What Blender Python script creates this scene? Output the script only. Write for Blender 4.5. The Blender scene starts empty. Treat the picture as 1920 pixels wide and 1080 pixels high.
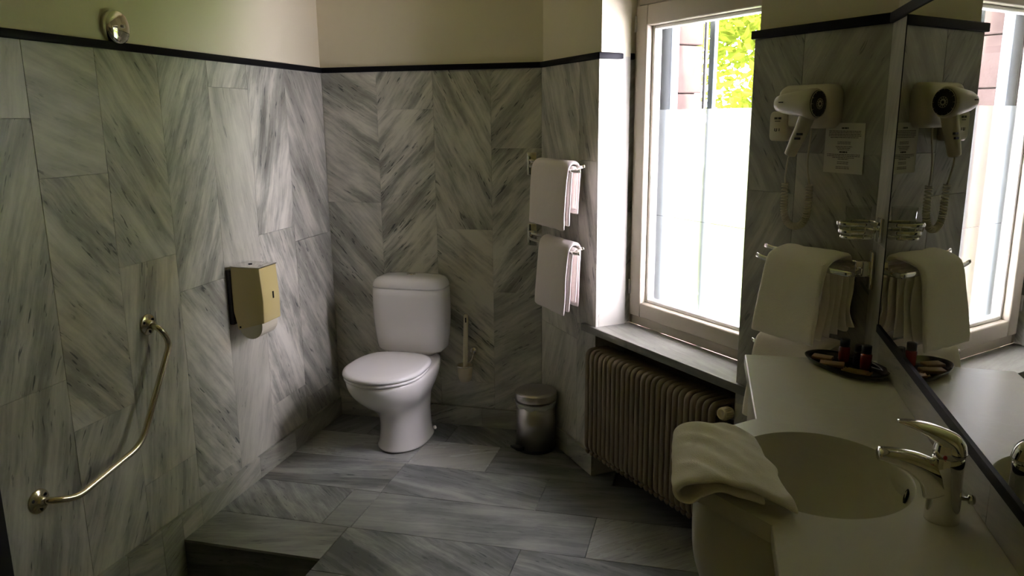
import bpy, bmesh, math, random
from mathutils import Vector, Matrix, noise
random.seed(7)
PI = math.pi
SC = bpy.context.scene
COL = SC.collection

# ------------------------------------------------------------------ camera, world, sun, exposure
H = 1.52
PITCH, YAW, ROLL = 0.21480720, -0.25213093, -0.00897884
cam_d = bpy.data.cameras.new('camera'); cam = bpy.data.objects.new('camera', cam_d); COL.objects.link(cam)
cam_d.sensor_fit = 'HORIZONTAL'; cam_d.sensor_width = 36.0; cam_d.lens = 1450.0 / 1920.0 * 36.0
cam_d.clip_start = 0.02; cam_d.clip_end = 200
fw = Vector((math.sin(YAW)*math.cos(PITCH), math.cos(YAW)*math.cos(PITCH), -math.sin(PITCH)))
rt = Vector((math.cos(YAW), -math.sin(YAW), 0)); up = rt.cross(fw)
rt2 = math.cos(ROLL)*rt + math.sin(ROLL)*up; up2 = -math.sin(ROLL)*rt + math.cos(ROLL)*up
mw = Matrix((rt2, up2, -fw)).transposed().to_4x4(); mw.translation = (0, 0, H)
cam.matrix_world = mw
SC.camera = cam

world = bpy.data.worlds.new('sky'); SC.world = world; world.use_nodes = True
bgn = world.node_tree.nodes['Background']
bgn.inputs[0].default_value = (1.0, 0.90, 1.09, 1); bgn.inputs[1].default_value = 22.0

sun_d = bpy.data.lights.new('sun', 'SUN'); sun_d.energy = 22.0; sun_d.angle = 0.02; sun_d.color = (1.0, 0.95, 0.85)
sun = bpy.data.objects.new('sun', sun_d); COL.objects.link(sun)
to_sun = Vector((0.46, -0.72, 1.15)).normalized()     # over the roof of the house, onto the garden
sun.rotation_euler = to_sun.to_track_quat('Z', 'Y').to_euler()

pt_d = bpy.data.lights.new('window_portal', 'AREA'); pt_d.shape = 'RECTANGLE'; pt_d.size = 0.80; pt_d.size_y = 1.30; pt_d.cycles.is_portal = True
pt = bpy.data.objects.new('window_portal', pt_d); COL.objects.link(pt)
pt.location = (0.015, 2.990, 1.33); pt.rotation_euler = (PI/2, 0, PI - 0.81404)

SC.view_settings.view_transform = 'Standard'; SC.view_settings.look = 'None'
SC.view_settings.gamma = 1.0; SC.view_settings.use_curve_mapping = False
SC.view_settings.exposure = 1.32
SC.cycles.max_bounces = 14; SC.cycles.diffuse_bounces = 8; SC.cycles.transparent_max_bounces = 16
SC.cycles.use_denoising = True

# ------------------------------------------------------------------ room plan (metres)
XL, YB, XM = -1.8559, 3.5332, 0.4213
ZT, ZC, ZMB, ZS, ZCEIL = 1.7465, 0.9193, 0.9987, 0.669, 2.55
PH1, PH2 = 0.92520, 0.81404
CC = Vector((-0.7632, YB))
D1 = Vector((math.cos(PH1), -math.sin(PH1))); N1 = Vector((math.sin(PH1), math.cos(PH1)))
D2 = Vector((math.cos(PH2), -math.sin(PH2))); N2 = Vector((math.sin(PH2), math.cos(PH2)))
T1 = 0.53447
EE = CC + D1*T1
TK = (XM - EE.x)/D2.x
KK = EE + D2*TK
def wp(t, off, z): p = EE + D2*t + N2*off; return Vector((p.x, p.y, z))      # window wall coordinates
def ap(t, off, z): p = CC + D1*t + N1*off; return Vector((p.x, p.y, z))      # angled wall coordinates

# ------------------------------------------------------------------ helpers
def mesh_obj(name, verts, faces, mat, parent=None, smooth=False, midx=None, fix=True):
    me = bpy.data.meshes.new(name)
    me.from_pydata([tuple(v) for v in verts], [], faces)
    if fix:
        bm = bmesh.new(); bm.from_mesh(me); bmesh.ops.recalc_face_normals(bm, faces=bm.faces); bm.to_mesh(me); bm.free()
    mats = mat if isinstance(mat, (list, tuple)) else [mat]
    for m in mats: me.materials.append(m)
    if midx:
        for p, i in zip(me.polygons, midx): p.material_index = i
    if smooth:
        for p in me.polygons: p.use_smooth = True
    o = bpy.data.objects.new(name, me); COL.objects.link(o)
    if parent: o.parent = parent
    return o
def tag(o, label=None, cat=None, group=None, kind=None):
    if label: o['label'] = label
    if cat: o['category'] = cat
    if group: o['group'] = group
    if kind: o['kind'] = kind
    return o
def thing(name, loc, label, cat, group=None, rz=0.0):
    o = bpy.data.objects.new(name, None); COL.objects.link(o); o.empty_display_size = 0.05
    o.location = loc; o.rotation_euler = (0, 0, rz)
    return tag(o, label, cat, group)
def struct(o): o['kind'] = 'structure'; return o
class MB:
    def __init__(s, org=(0, 0, 0)): s.v = []; s.f = []; s.mi = []; s.org = Vector(org); s.cm = 0
    def add(s, vs, fs):
        b = len(s.v); s.v += [Vector(v) - s.org for v in vs]; s.f += [[i+b for i in f] for f in fs]; s.mi += [s.cm]*len(fs)
        return s
    def hexa(s, c8):      # 8 corners: bottom loop 0-3, top loop 4-7
        return s.add(c8, [(0,3,2,1),(4,5,6,7),(0,1,5,4),(1,2,6,5),(2,3,7,6),(3,0,4,7)])
    def box(s, x0, x1, y0, y1, z0, z1):
        return s.hexa([(x0,y0,z0),(x1,y0,z0),(x1,y1,z0),(x0,y1,z0),(x0,y0,z1),(x1,y0,z1),(x1,y1,z1),(x0,y1,z1)])
    def wbox(s, t0, t1, o0, o1, z0, z1, f=None):
        f = f or wp
        return s.hexa([f(t0,o0,z0),f(t1,o0,z0),f(t1,o1,z0),f(t0,o1,z0),f(t0,o0,z1),f(t1,o0,z1),f(t1,o1,z1),f(t0,o1,z1)])
    def prism(s, poly, z0, z1):
        n = len(poly)
        vs = [(p[0],p[1],z0) for p in poly] + [(p[0],p[1],z1) for p in poly]
        fs = [list(range(n))[::-1], list(range(n, 2*n))] + [(i,(i+1)%n,(i+1)%n+n,i+n) for i in range(n)]
        return s.add(vs, fs)
    def loft(s, rings, cap0=True, cap1=True, closed=True):
        n = len(rings[0]); vs = [v for r in rings for v in r]; fs = []
        for k in range(len(rings)-1):
            for i in range(n if closed else n-1):
                j = (i+1) % n
                fs.append((k*n+i, k*n+j, (k+1)*n+j, (k+1)*n+i))
        if cap0: fs.append(list(range(n))[::-1])
        if cap1: fs.append([len(vs)-n+i for i in range(n)])
        return s.add(vs, fs)
    def lathe(s, prof, c, n=32, ax=None, cap0=True, cap1=True):
        ax = Vector(ax or (0,0,1)).normalized(); a = ax.orthogonal().normalized(); b = ax.cross(a); c = Vector(c)
        return s.loft([[c + ax*z + (a*math.cos(2*PI*i/n) + b*math.sin(2*PI*i/n))*max(r,1e-5) for i in range(n)] for r, z in prof], cap0, cap1)
    def tube(s, pts, r, n=10, r2=None, side=None, closed=False):
        pts = [Vector(p) for p in pts]; m = len(pts); rings = []
        rs = r if isinstance(r, (list, tuple)) else [r]*m
        prev = None
        for k, p in enumerate(pts):
            if closed: t = (pts[(k+1)%m] - pts[k-1]).normalized()
            else: t = (pts[min(k+1,m-1)] - pts[max(k-1,0)]).normalized()
            if side is not None: a = Vector(side); a = (a - t*a.dot(t)).normalized()
            elif prev is None: a = t.orthogonal().normalized()
            else: a = (prev - t*prev.dot(t)).normalized()
            prev = a; b = t.cross(a); ra = rs[k]; rb = (r2[k] if isinstance(r2,(list,tuple)) else r2) if r2 else ra
            rings.append([p + a*ra*math.cos(2*PI*i/n) + b*rb*math.sin(2*PI*i/n) for i in range(n)])
        if closed: return s.loft(rings + [rings[0]], False, False)
        return s.loft(rings)
    def build(s, name, mat, parent=None, smooth=False, fix=True):
        return mesh_obj(name, s.v, s.f, mat, parent, smooth, s.mi if isinstance(mat,(list,tuple)) else None, fix)
def spline(pts, n=8, closed=False):
    P = [Vector(p) for p in pts]; m = len(P); out = []
    for k in range(m if closed else m-1):
        if closed: a,b,c,d = P[k-1],P[k],P[(k+1)%m],P[(k+2)%m]
        else: a,b,c,d = P[max(k-1,0)],P[k],P[k+1],P[min(k+2,m-1)]
        for i in range(n):
            t = i/n
            out.append(0.5*((2*b)+(c-a)*t+(2*a-5*b+4*c-d)*t*t+(3*b-a-3*c+d)*t*t*t))
    if not closed: out.append(P[-1])
    return out
def fillet(pts, r, n=6):
    P = [Vector(p) for p in pts]; out = [P[0]]
    for k in range(1, len(P)-1):
        a, b, c = P[k-1], P[k], P[k+1]
        u = (a-b); v = (c-b); rr = min(r, u.length*0.48, v.length*0.48)
        p0 = b + u.normalized()*rr; p1 = b + v.normalized()*rr
        for i in range(n+1):
            t = i/n; out.append(p0*(1-t)**2 + b*2*t*(1-t) + p1*t*t)
    out.append(P[-1]); return out
def bevel(o, w, seg=2, ang=0.6):
    m = o.modifiers.new('bevel', 'BEVEL'); m.width = w; m.segments = seg; m.limit_method = 'ANGLE'; m.angle_limit = ang
    for p in o.data.polygons: p.use_smooth = True
    return o
def subsurf(o, l=1):
    m = o.modifiers.new('sub', 'SUBSURF'); m.levels = l; m.render_levels = l
    for p in o.data.polygons: p.use_smooth = True
    return o

# ------------------------------------------------------------------ materials
def nm(name):
    m = bpy.data.materials.new(name); m.use_nodes = True
    nt = m.node_tree; return m, nt, nt.nodes['Principled BSDF']
def N(nt, typ, **kw):
    n = nt.nodes.new(typ)
    for k, v in kw.items(): setattr(n, k, v)
    return n
def lk(nt, a, b): nt.links.new(a, b)
def simple(name, col, rough=0.5, metal=0.0, bump=0.0, bscale=200.0, var=0.0, vscale=8.0, coat=0.0, spec=0.5):
    m, nt, p = nm(name)
    p.inputs['Base Color'].default_value = (*col, 1); p.inputs['Roughness'].default_value = rough; p.inputs['Metallic'].default_value = metal
    p.inputs['Specular IOR Level'].default_value = spec
    if coat: p.inputs['Coat Weight'].default_value = coat; p.inputs['Coat Roughness'].default_value = 0.08
    tc = N(nt, 'ShaderNodeTexCoord')
    if bump:
        nz = N(nt, 'ShaderNodeTexNoise'); nz.inputs['Scale'].default_value = bscale; nz.inputs['Detail'].default_value = 4
        lk(nt, tc.outputs['Object'], nz.inputs['Vector'])
        b = N(nt, 'ShaderNodeBump'); b.inputs['Strength'].default_value = bump; b.inputs['Distance'].default_value = 0.002
        lk(nt, nz.outputs['Fac'], b.inputs['Height']); lk(nt, b.outputs['Normal'], p.inputs['Normal'])
    nz = N(nt, 'ShaderNodeTexNoise'); nz.inputs['Scale'].default_value = vscale; nz.inputs['Detail'].default_value = 5
    lk(nt, tc.outputs['Object'], nz.inputs['Vector'])
    mx = N(nt, 'ShaderNodeMix', data_type='RGBA'); k = max(var, 0.02)
    mx.inputs[6].default_value = (*[c*(1-k) for c in col], 1); mx.inputs[7].default_value = (*[min(1, c*(1+k)) for c in col], 1)
    lk(nt, nz.outputs['Fac'], mx.inputs[0]); lk(nt, mx.outputs[2], p.inputs['Base Color'])
    return m

def marble_mat(name, light, grey, rough):
    """veined marble; the direction, seed, tint and strength of the veins come from each slab's own properties"""
    m, nt, p = nm(name)
    def attr(nme):
        a = N(nt, 'ShaderNodeAttribute'); a.attribute_type = 'OBJECT'; a.attribute_name = nme; return a.outputs['Fac']
    def mth(op, a, b=None, c=None):
        n = N(nt, 'ShaderNodeMath', operation=op)
        for i, x in enumerate((a, b, c)):
            if x is None: continue
            if isinstance(x, (int, float)): n.inputs[i].default_value = x
            else: lk(nt, x, n.inputs[i])
        return n.outputs[0]
    tc = N(nt, 'ShaderNodeTexCoord')
    rot = N(nt, 'ShaderNodeVectorRotate', rotation_type='Y_AXIS')
    lk(nt, tc.outputs['Object'], rot.inputs['Vector']); lk(nt, attr('vein'), rot.inputs['Angle'])
    sd = attr('seed')
    cmb = N(nt, 'ShaderNodeCombineXYZ'); lk(nt, sd, cmb.inputs[0]); lk(nt, sd, cmb.inputs[1]); lk(nt, sd, cmb.inputs[2])
    add = N(nt, 'ShaderNodeVectorMath', operation='ADD'); lk(nt, rot.outputs[0], add.inputs[0]); lk(nt, cmb.outputs[0], add.inputs[1])
    warp = N(nt, 'ShaderNodeTexNoise'); warp.inputs['Scale'].default_value = 5.0; warp.inputs['Detail'].default_value = 3
    lk(nt, add.outputs[0], warp.inputs['Vector'])
    wsc = N(nt, 'ShaderNodeVectorMath', operation='MULTIPLY_ADD')
    lk(nt, warp.outputs['Color'], wsc.inputs[0]); wsc.inputs[1].default_value = (0.035, 0.035, 0.035); lk(nt, add.outputs[0], wsc.inputs[2])
    def streak(sx, sz, det, rgh):
        mu = N(nt, 'ShaderNodeVectorMath', operation='MULTIPLY'); lk(nt, wsc.outputs[0], mu.inputs[0]); mu.inputs[1].default_value = (sx, 1, sz)
        nz = N(nt, 'ShaderNodeTexNoise'); nz.inputs['Scale'].default_value = 1.0; nz.inputs['Detail'].default_value = det; nz.inputs['Roughness'].default_value = rgh
        lk(nt, mu.outputs[0], nz.inputs['Vector']); return nz.outputs['Fac']
    def ramp(x, a, b):
        r = N(nt, 'ShaderNodeMapRange'); r.inputs[1].default_value = a; r.inputs[2].default_value = b; lk(nt, x, r.inputs[0]); return r.outputs[0]
    s1 = ramp(streak(1.5, 24, 7, 0.66), 0.36, 0.64)
    s2 = ramp(streak(3.4, 85, 5, 0.6), 0.36, 0.68)
    cl = ramp(streak(2.6, 8.5, 6, 0.62), 0.34, 0.66)
    fs = ramp(streak(15, 105, 2, 0.5), 0.635, 0.68)
    con = attr('con')
    v = mth('ADD', mth('MULTIPLY', mth('MULTIPLY', s1, 0.62), mth('ADD', cl, 0.18)), mth('ADD', mth('MULTIPLY', s2, 0.15), mth('MULTIPLY', cl, 0.36)))
    v = mth('MULTIPLY_ADD', mth('SUBTRACT', v, 0.42), mth('MULTIPLY', con, 0.86), attr('tint'))
    cr = N(nt, 'ShaderNodeValToRGB'); e = cr.color_ramp.elements
    e[0].position = 0.0; e[0].color = (*light, 1); e[1].position = 1.0; e[1].color = (*[c*0.52 for c in grey], 1)
    k = e.new(0.5); k.color = (*grey, 1)
    lk(nt, v, cr.inputs[0])
    mx = N(nt, 'ShaderNodeMix', data_type='RGBA'); lk(nt, cr.outputs[0], mx.inputs[6]); mx.inputs[7].default_value = (0.055, 0.06, 0.06, 1)
    msk = mth('MULTIPLY', mth('MULTIPLY', fs, ramp(cl, 0.35, 0.65)), mth('MINIMUM', mth('MULTIPLY', con, 0.85), 0.9))
    lk(nt, msk, mx.inputs[0])
    # warm rust-coloured clouds in some slabs
    wm = N(nt, 'ShaderNodeMix', data_type='RGBA', blend_type='MULTIPLY'); lk(nt, mx.outputs[2], wm.inputs[6]); wm.inputs[7].default_value = (1.0, 0.86, 0.66, 1)
    lk(nt, mth('MULTIPLY', ramp(streak(3.1, 3.7, 3, 0.5), 0.5, 0.75), attr('warm')), wm.inputs[0])
    lk(nt, wm.outputs[2], p.inputs['Base Color'])
    p.inputs['Roughness'].default_value = rough; p.inputs['Specular IOR Level'].default_value = 0.5
    lk(nt, mth('MULTIPLY_ADD', v, 0.12, rough), p.inputs['Roughness'])
    return m
M = {}
M['marble'] = marble_mat('wall_marble', (0.67, 0.64, 0.555), (0.325, 0.317, 0.27), 0.30)
M['fmarble'] = marble_mat('floor_marble', (0.40, 0.395, 0.36), (0.19, 0.195, 0.185), 0.26)
M['grout'] = simple('grout', (0.50, 0.48, 0.42), 0.9)
M['plaster'] = simple('cream_plaster', (0.68, 0.62, 0.46), 0.85, bump=0.25, bscale=90, var=0.03, vscale=3)
M['ceil'] = simple('ceiling_paint', (0.70, 0.60, 0.34), 0.9)
M['black'] = simple('black_trim', (0.005, 0.005, 0.007), 0.5, spec=0.12)
M['dark'] = simple('dark_door_paint', (0.006, 0.005, 0.005), 0.55)
M['porc'] = simple('white_porcelain', (0.74, 0.71, 0.67), 0.12, coat=0.4)
M['seat'] = simple('white_seat_plastic', (0.78, 0.75, 0.73), 0.22)
M['chrome'] = simple('chrome', (0.82, 0.80, 0.75), 0.07, 1.0)
M['brass'] = simple('aged_nickel_tube', (0.72, 0.65, 0.50), 0.20, 1.0)
M['steel'] = simple('brushed_steel', (0.50, 0.47, 0.44), 0.30, 1.0, bump=0.05, bscale=300)
M['polsteel'] = simple('beige_enamel_steel', (0.60, 0.49, 0.22), 0.28, 0.0, coat=0.3)
M['blackpl'] = simple('black_plastic', (0.012, 0.012, 0.012), 0.4)
M['wood'] = simple('white_window_paint', (0.40, 0.35, 0.27), 0.45, var=0.05)
M['bead'] = simple('white_bead_paint', (0.85, 0.83, 0.80), 0.4)
M['alu'] = simple('grey_metal', (0.10, 0.12, 0.125), 0.5)
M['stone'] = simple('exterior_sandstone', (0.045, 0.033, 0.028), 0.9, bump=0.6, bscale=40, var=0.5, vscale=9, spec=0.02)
M['rad'] = simple('aged_radiator_enamel', (0.22, 0.17, 0.11), 0.42, var=0.12, vscale=5)
M['knob'] = simple('yellowed_plastic', (0.62, 0.52, 0.30), 0.4)
M['cream'] = simple('cream_plastic', (0.60, 0.55, 0.42), 0.38)
M['ivory'] = simple('ivory_plastic', (0.68, 0.61, 0.44), 0.4)
M['cup'] = simple('frosted_cup', (0.60, 0.52, 0.34), 0.35)
M['paper'] = simple('white_paper', (0.62, 0.60, 0.52), 0.8)
M['ink'] = simple('print_ink', (0.05, 0.045, 0.04), 0.8)
M['counter'] = None
M['tray'] = simple('black_lacquer', (0.006, 0.006, 0.008), 0.12)
M['amber'] = simple('amber_bottle', (0.20, 0.016, 0.006), 0.10, coat=0.5)
M['soap'] = simple('kraft_wrapper', (0.30, 0.185, 0.085), 0.6)
M['foil'] = simple('amber_film_wrapper', (0.34, 0.20, 0.08), 0.2)
M['bag'] = simple('thin_bag_film', (0.42, 0.42, 0.40), 0.25)
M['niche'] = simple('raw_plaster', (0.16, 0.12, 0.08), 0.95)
M['tissue'] = simple('grey_paper_roll', (0.62, 0.57, 0.45), 0.7)
M['bark'] = simple('tree_bark', (0.10, 0.07, 0.045), 0.9)
M['grass'] = simple('lawn', (0.07, 0.13, 0.03), 0.95, var=0.3)

def towel_mat(name, col):
    m, nt, p = nm(name); p.inputs['Roughness'].default_value = 0.95; p.inputs['Specular IOR Level'].default_value = 0.15
    p.inputs['Sheen Weight'].default_value = 0.25; p.inputs['Sheen Roughness'].default_value = 0.5
    tc = N(nt, 'ShaderNodeTexCoord'); n1 = N(nt, 'ShaderNodeTexNoise'); n1.inputs['Scale'].default_value = 420; n1.inputs['Detail'].default_value = 3
    n2 = N(nt, 'ShaderNodeTexNoise'); n2.inputs['Scale'].default_value = 14; n2.inputs['Detail'].default_value = 3
    lk(nt, tc.outputs['Object'], n1.inputs['Vector']); lk(nt, tc.outputs['Object'], n2.inputs['Vector'])
    b = N(nt, 'ShaderNodeBump'); b.inputs['Strength'].default_value = 0.5; b.inputs['Distance'].default_value = 0.002
    b2 = N(nt, 'ShaderNodeBump'); b2.inputs['Strength'].default_value = 0.35; b2.inputs['Distance'].default_value = 0.01
    lk(nt, n1.outputs['Fac'], b.inputs['Height']); lk(nt, n2.outputs['Fac'], b2.inputs['Height']); lk(nt, b2.outputs['Normal'], b.inputs['Normal'])
    lk(nt, b.outputs['Normal'], p.inputs['Normal'])
    mx = N(nt, 'ShaderNodeMix', data_type='RGBA'); mx.inputs[6].default_value = (*[c*0.93 for c in col], 1); mx.inputs[7].default_value = (*col, 1)
    lk(nt, n1.outputs['Fac'], mx.inputs[0]); lk(nt, mx.outputs[2], p.inputs['Base Color'])
    return m
M['towel'] = towel_mat('white_terry', (0.78, 0.70, 0.66))
M['towel2'] = towel_mat('ecru_terry', (0.93, 0.87, 0.76))

def counter_mat():
    m, nt, p = nm('solid_surface'); tc = N(nt, 'ShaderNodeTexCoord')
    n1 = N(nt, 'ShaderNodeTexNoise'); n1.inputs['Scale'].default_value = 3.0; n1.inputs['Detail'].default_value = 4; n1.inputs['Distortion'].default_value = 1.2
    lk(nt, tc.outputs['Object'], n1.inputs['Vector'])
    r = N(nt, 'ShaderNodeMapRange'); r.inputs[1].default_value = 0.485; r.inputs[2].default_value = 0.5; lk(nt, n1.outputs['Fac'], r.inputs[0])
    r2 = N(nt, 'ShaderNodeMapRange'); r2.inputs[1].default_value = 0.515; r2.inputs[2].default_value = 0.5; lk(nt, n1.outputs['Fac'], r2.inputs[0])
    mu = N(nt, 'ShaderNodeMath', operation='MULTIPLY'); lk(nt, r.outputs[0], mu.inputs[0]); lk(nt, r2.outputs[0], mu.inputs[1])
    m2 = N(nt, 'ShaderNodeMath', operation='MULTIPLY'); lk(nt, mu.outputs[0], m2.inputs[0]); m2.inputs[1].default_value = 0.25
    mx = N(nt, 'ShaderNodeMix', data_type='RGBA'); mx.inputs[6].default_value = (0.66, 0.63, 0.52, 1); mx.inputs[7].default_value = (0.74, 0.72, 0.63, 1)
    lk(nt, m2.outputs[0], mx.inputs[0]); lk(nt, mx.outputs[2], p.inputs['Base Color'])
    p.inputs['Roughness'].default_value = 0.28
    return m
M['counter'] = counter_mat()

def glass_thin(name, tint, refl=0.06):
    m = bpy.data.materials.new(name); m.use_nodes = True; nt = m.node_tree; nt.nodes.clear()
    out = N(nt, 'ShaderNodeOutputMaterial'); tr = N(nt, 'ShaderNodeBsdfTransparent'); tr.inputs[0].default_value = (*tint, 1)
    gl = N(nt, 'ShaderNodeBsdfGlossy'); gl.inputs['Roughness'].default_value = 0.02
    fr = N(nt, 'ShaderNodeLayerWeight'); fr.inputs[0].default_value = refl
    mx = N(nt, 'ShaderNodeMixShader'); lk(nt, fr.outputs['Fresnel'], mx.inputs[0]); lk(nt, tr.outputs[0], mx.inputs[1]); lk(nt, gl.outputs[0], mx.inputs[2])
    lk(nt, mx.outputs[0], out.inputs[0]); return m
M['glass'] = glass_thin('clear_glass', (0.95, 0.97, 0.96))
def film_mat():
    m = bpy.data.materials.new('frosted_film'); m.use_nodes = True; nt = m.node_tree; nt.nodes.clear()
    out = N(nt, 'ShaderNodeOutputMaterial'); tr = N(nt, 'ShaderNodeBsdfTransparent'); tr.inputs[0].default_value = (0.96, 0.97, 0.96, 1)
    tl = N(nt, 'ShaderNodeBsdfTranslucent'); tl.inputs[0].default_value = (0.93, 0.95, 0.94, 1)
    df = N(nt, 'ShaderNodeBsdfDiffuse'); df.inputs[0].default_value = (0.9, 0.92, 0.91, 1)
    rf = N(nt, 'ShaderNodeBsdfRefraction'); rf.inputs['Color'].default_value = (0.97, 0.98, 0.97, 1); rf.inputs['Roughness'].default_value = 0.80; rf.inputs['IOR'].default_value = 1.30
    m0 = N(nt, 'ShaderNodeMixShader'); m0.inputs[0].default_value = 0.78; lk(nt, tr.outputs[0], m0.inputs[1]); lk(nt, rf.outputs[0], m0.inputs[2])
    m1 = N(nt, 'ShaderNodeMixShader'); m1.inputs[0].default_value = 0.035; lk(nt, m0.outputs[0], m1.inputs[1]); lk(nt, tl.outputs[0], m1.inputs[2])
    m2 = N(nt, 'ShaderNodeMixShader'); m2.inputs[0].default_value = 0.06; lk(nt, m1.outputs[0], m2.inputs[1]); lk(nt, df.outputs[0], m2.inputs[2])
    lk(nt, m2.outputs[0], out.inputs[0]); return m
M['film'] = film_mat()
def leaf_mat():
    m = bpy.data.materials.new('leaf'); m.use_nodes = True; nt = m.node_tree; nt.nodes.clear()
    out = N(nt, 'ShaderNodeOutputMaterial'); tc = N(nt, 'ShaderNodeTexCoord'); nz = N(nt, 'ShaderNodeTexNoise'); nz.inputs['Scale'].default_value = 2.5
    lk(nt, tc.outputs['Object'], nz.inputs['Vector'])
    mx = N(nt, 'ShaderNodeMix', data_type='RGBA'); mx.inputs[6].default_value = (0.058, 0.085, 0.008, 1); mx.inputs[7].default_value = (0.150, 0.185, 0.018, 1); lk(nt, nz.outputs['Fac'], mx.inputs[0])
    df = N(nt, 'ShaderNodeBsdfDiffuse'); tl = N(nt, 'ShaderNodeBsdfTranslucent'); lk(nt, mx.outputs[2], df.inputs[0]); lk(nt, mx.outputs[2], tl.inputs[0])
    ms = N(nt, 'ShaderNodeMixShader'); ms.inputs[0].default_value = 0.45; lk(nt, df.outputs[0], ms.inputs[1]); lk(nt, tl.outputs[0], ms.inputs[2]); lk(nt, ms.outputs[0], out.inputs[0])
    return m
M['leaf'] = leaf_mat()
def mirror_mat():
    m, nt, p = nm('mirror_silver'); p.inputs['Metallic'].default_value = 1; p.inputs['Roughness'].default_value = 0.0; p.inputs['Base Color'].default_value = (0.86, 0.88, 0.85, 1); return m
M['mirror'] = mirror_mat()

# ------------------------------------------------------------------ marble slabs
def slab_mesh(w, h, th, ch=0.0006):
    a, b = w/2, h/2
    R = lambda x, z, y: [(-x,y,-z),(x,y,-z),(x,y,z),(-x,y,z)]
    vs = R(a-ch, b-ch, 0) + R(a, b, ch) + R(a, b, th)
    fs = [(0,1,2,3)] + [(i, i+4, (i+1)%4+4, (i+1)%4) for i in range(4)] + [(i+4, i+8, (i+1)%4+8, (i+1)%4+4) for i in range(4)] + [(11,10,9,8)]
    return vs, fs
def slab(name, parent, centre, w, h, rot, vein, tint=0.38, con=1.0, warm=0.0, th=0.010, mat='marble', seed=None):
    vs, fs = slab_mesh(w, h, th)
    o = mesh_obj(name, vs, fs, M[mat], parent)
    o.location = centre; o.rotation_euler = rot
    o['vein'] = math.radians(vein); o['tint'] = float(tint); o['con'] = float(con); o['warm'] = float(warm)
    o['seed'] = float(random.uniform(0, 40) if seed is None else seed)
    return o
G = 0.0005   # half joint
def wall_slabs(parent, org, d, cols, name='marble_tile', th=0.010, off=0.0):
    """cols: list of (t0, t1, [(z0, z1, vein, tint, con, warm), ...]); org/d give the wall's visible face"""
    rz = math.atan2(d[1], d[0]); nrm = Vector((-d[1], d[0]))
    for t0, t1, rows in cols:
        for z0, z1, vein, tint, con, warm in rows:
            c = Vector(org) + Vector(d)*((t0+t1)/2) + nrm*(off + random.uniform(-0.0004, 0.0004))
            slab(name, parent, (c.x, c.y, (z0+z1)/2), t1-t0-2*G, z1-z0-2*G, (0, 0, rz), vein, tint, con, warm, th)

# ------------------------------------------------------------------ the setting
ZB = 0.098     # top of the skirting
def wall_obj(name, segs):
    m = MB()
    for idx, fn in segs:
        m.cm = idx; fn(m)
    return struct(m.build(name, [M['plaster'], M['grout'], M['niche'], M['stone'], M['ceil']]))
T = 0.0095
wl = wall_obj('wall_left', [(1, lambda m: m.box(XL-0.16, XL-T, 0.72, YB+0.16, -0.2, ZT+0.01)), (0, lambda m: m.box(XL-0.16, XL-T, 0.72, YB+0.16, ZT+0.01, ZCEIL)),
                            (4, lambda m: m.box(XL-0.16, XL-T, -1.4, 0.72, -0.2, ZCEIL))])
wb = wall_obj('wall_back', [(1, lambda m: m.box(XL-0.1, CC.x+0.12, YB+T, YB+0.16, -0.15, ZT+0.01)), (0, lambda m: m.box(XL-0.1, CC.x+0.12, YB+T, YB+0.16, ZT+0.01, ZCEIL))])
wa = wall_obj('wall_angled', [(1, lambda m: m.wbox(-0.1, T1-0.002, T, 0.14, -0.15, ZT+0.01, ap)), (0, lambda m: m.wbox(-0.1, T1-0.002, T, 0.14, ZT+0.01, ZCEIL, ap)),
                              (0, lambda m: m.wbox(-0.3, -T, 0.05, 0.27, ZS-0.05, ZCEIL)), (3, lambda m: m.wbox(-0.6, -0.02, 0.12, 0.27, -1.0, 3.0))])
TP = 0.800    # pier begins here along the window wall
ZH = 2.03     # head of the window opening
ww = wall_obj('wall_window', [(1, lambda m: m.wbox(TP+T, TK+0.3, T, 0.27, -0.15, ZT+0.01)), (0, lambda m: m.wbox(TP+T, TK+0.3, T, 0.27, ZT+0.01, ZCEIL)),
                              (0, lambda m: m.wbox(-0.02, TP+0.02, T, 0.27, ZH, ZCEIL)),
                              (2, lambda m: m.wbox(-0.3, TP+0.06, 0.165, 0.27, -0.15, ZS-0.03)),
                              (2, lambda m: m.wbox(-0.12, -0.05, 0.02, 0.2, -0.15, ZS-0.03))])
wr = wall_obj('wall_right', [(1, lambda m: m.box(XM+T, XM+0.16, -1.4, KK.y+0.14, -0.25, ZT+0.01)), (0, lambda m: m.box(XM+T, XM+0.16, -1.4, KK.y+0.14, ZT+0.01, ZCEIL))])
wrear = wall_obj('wall_rear', [(4, lambda m: m.box(XL-0.16, XM+0.16, -1.4, -1.25, -0.2, ZCEIL))])
poly_room = [(XL-0.2, -1.4), (XM+0.17, -1.4), (XM+0.17, KK.y), tuple(KK + N2*0.27), tuple(EE + N2*0.27 + D2*-0.2), (CC.x+0.2, YB+0.2), (XL-0.2, YB+0.2)]
ce = struct(MB().prism(poly_room, ZCEIL, ZCEIL+0.12).build('ceiling', M['ceil']))

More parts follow.
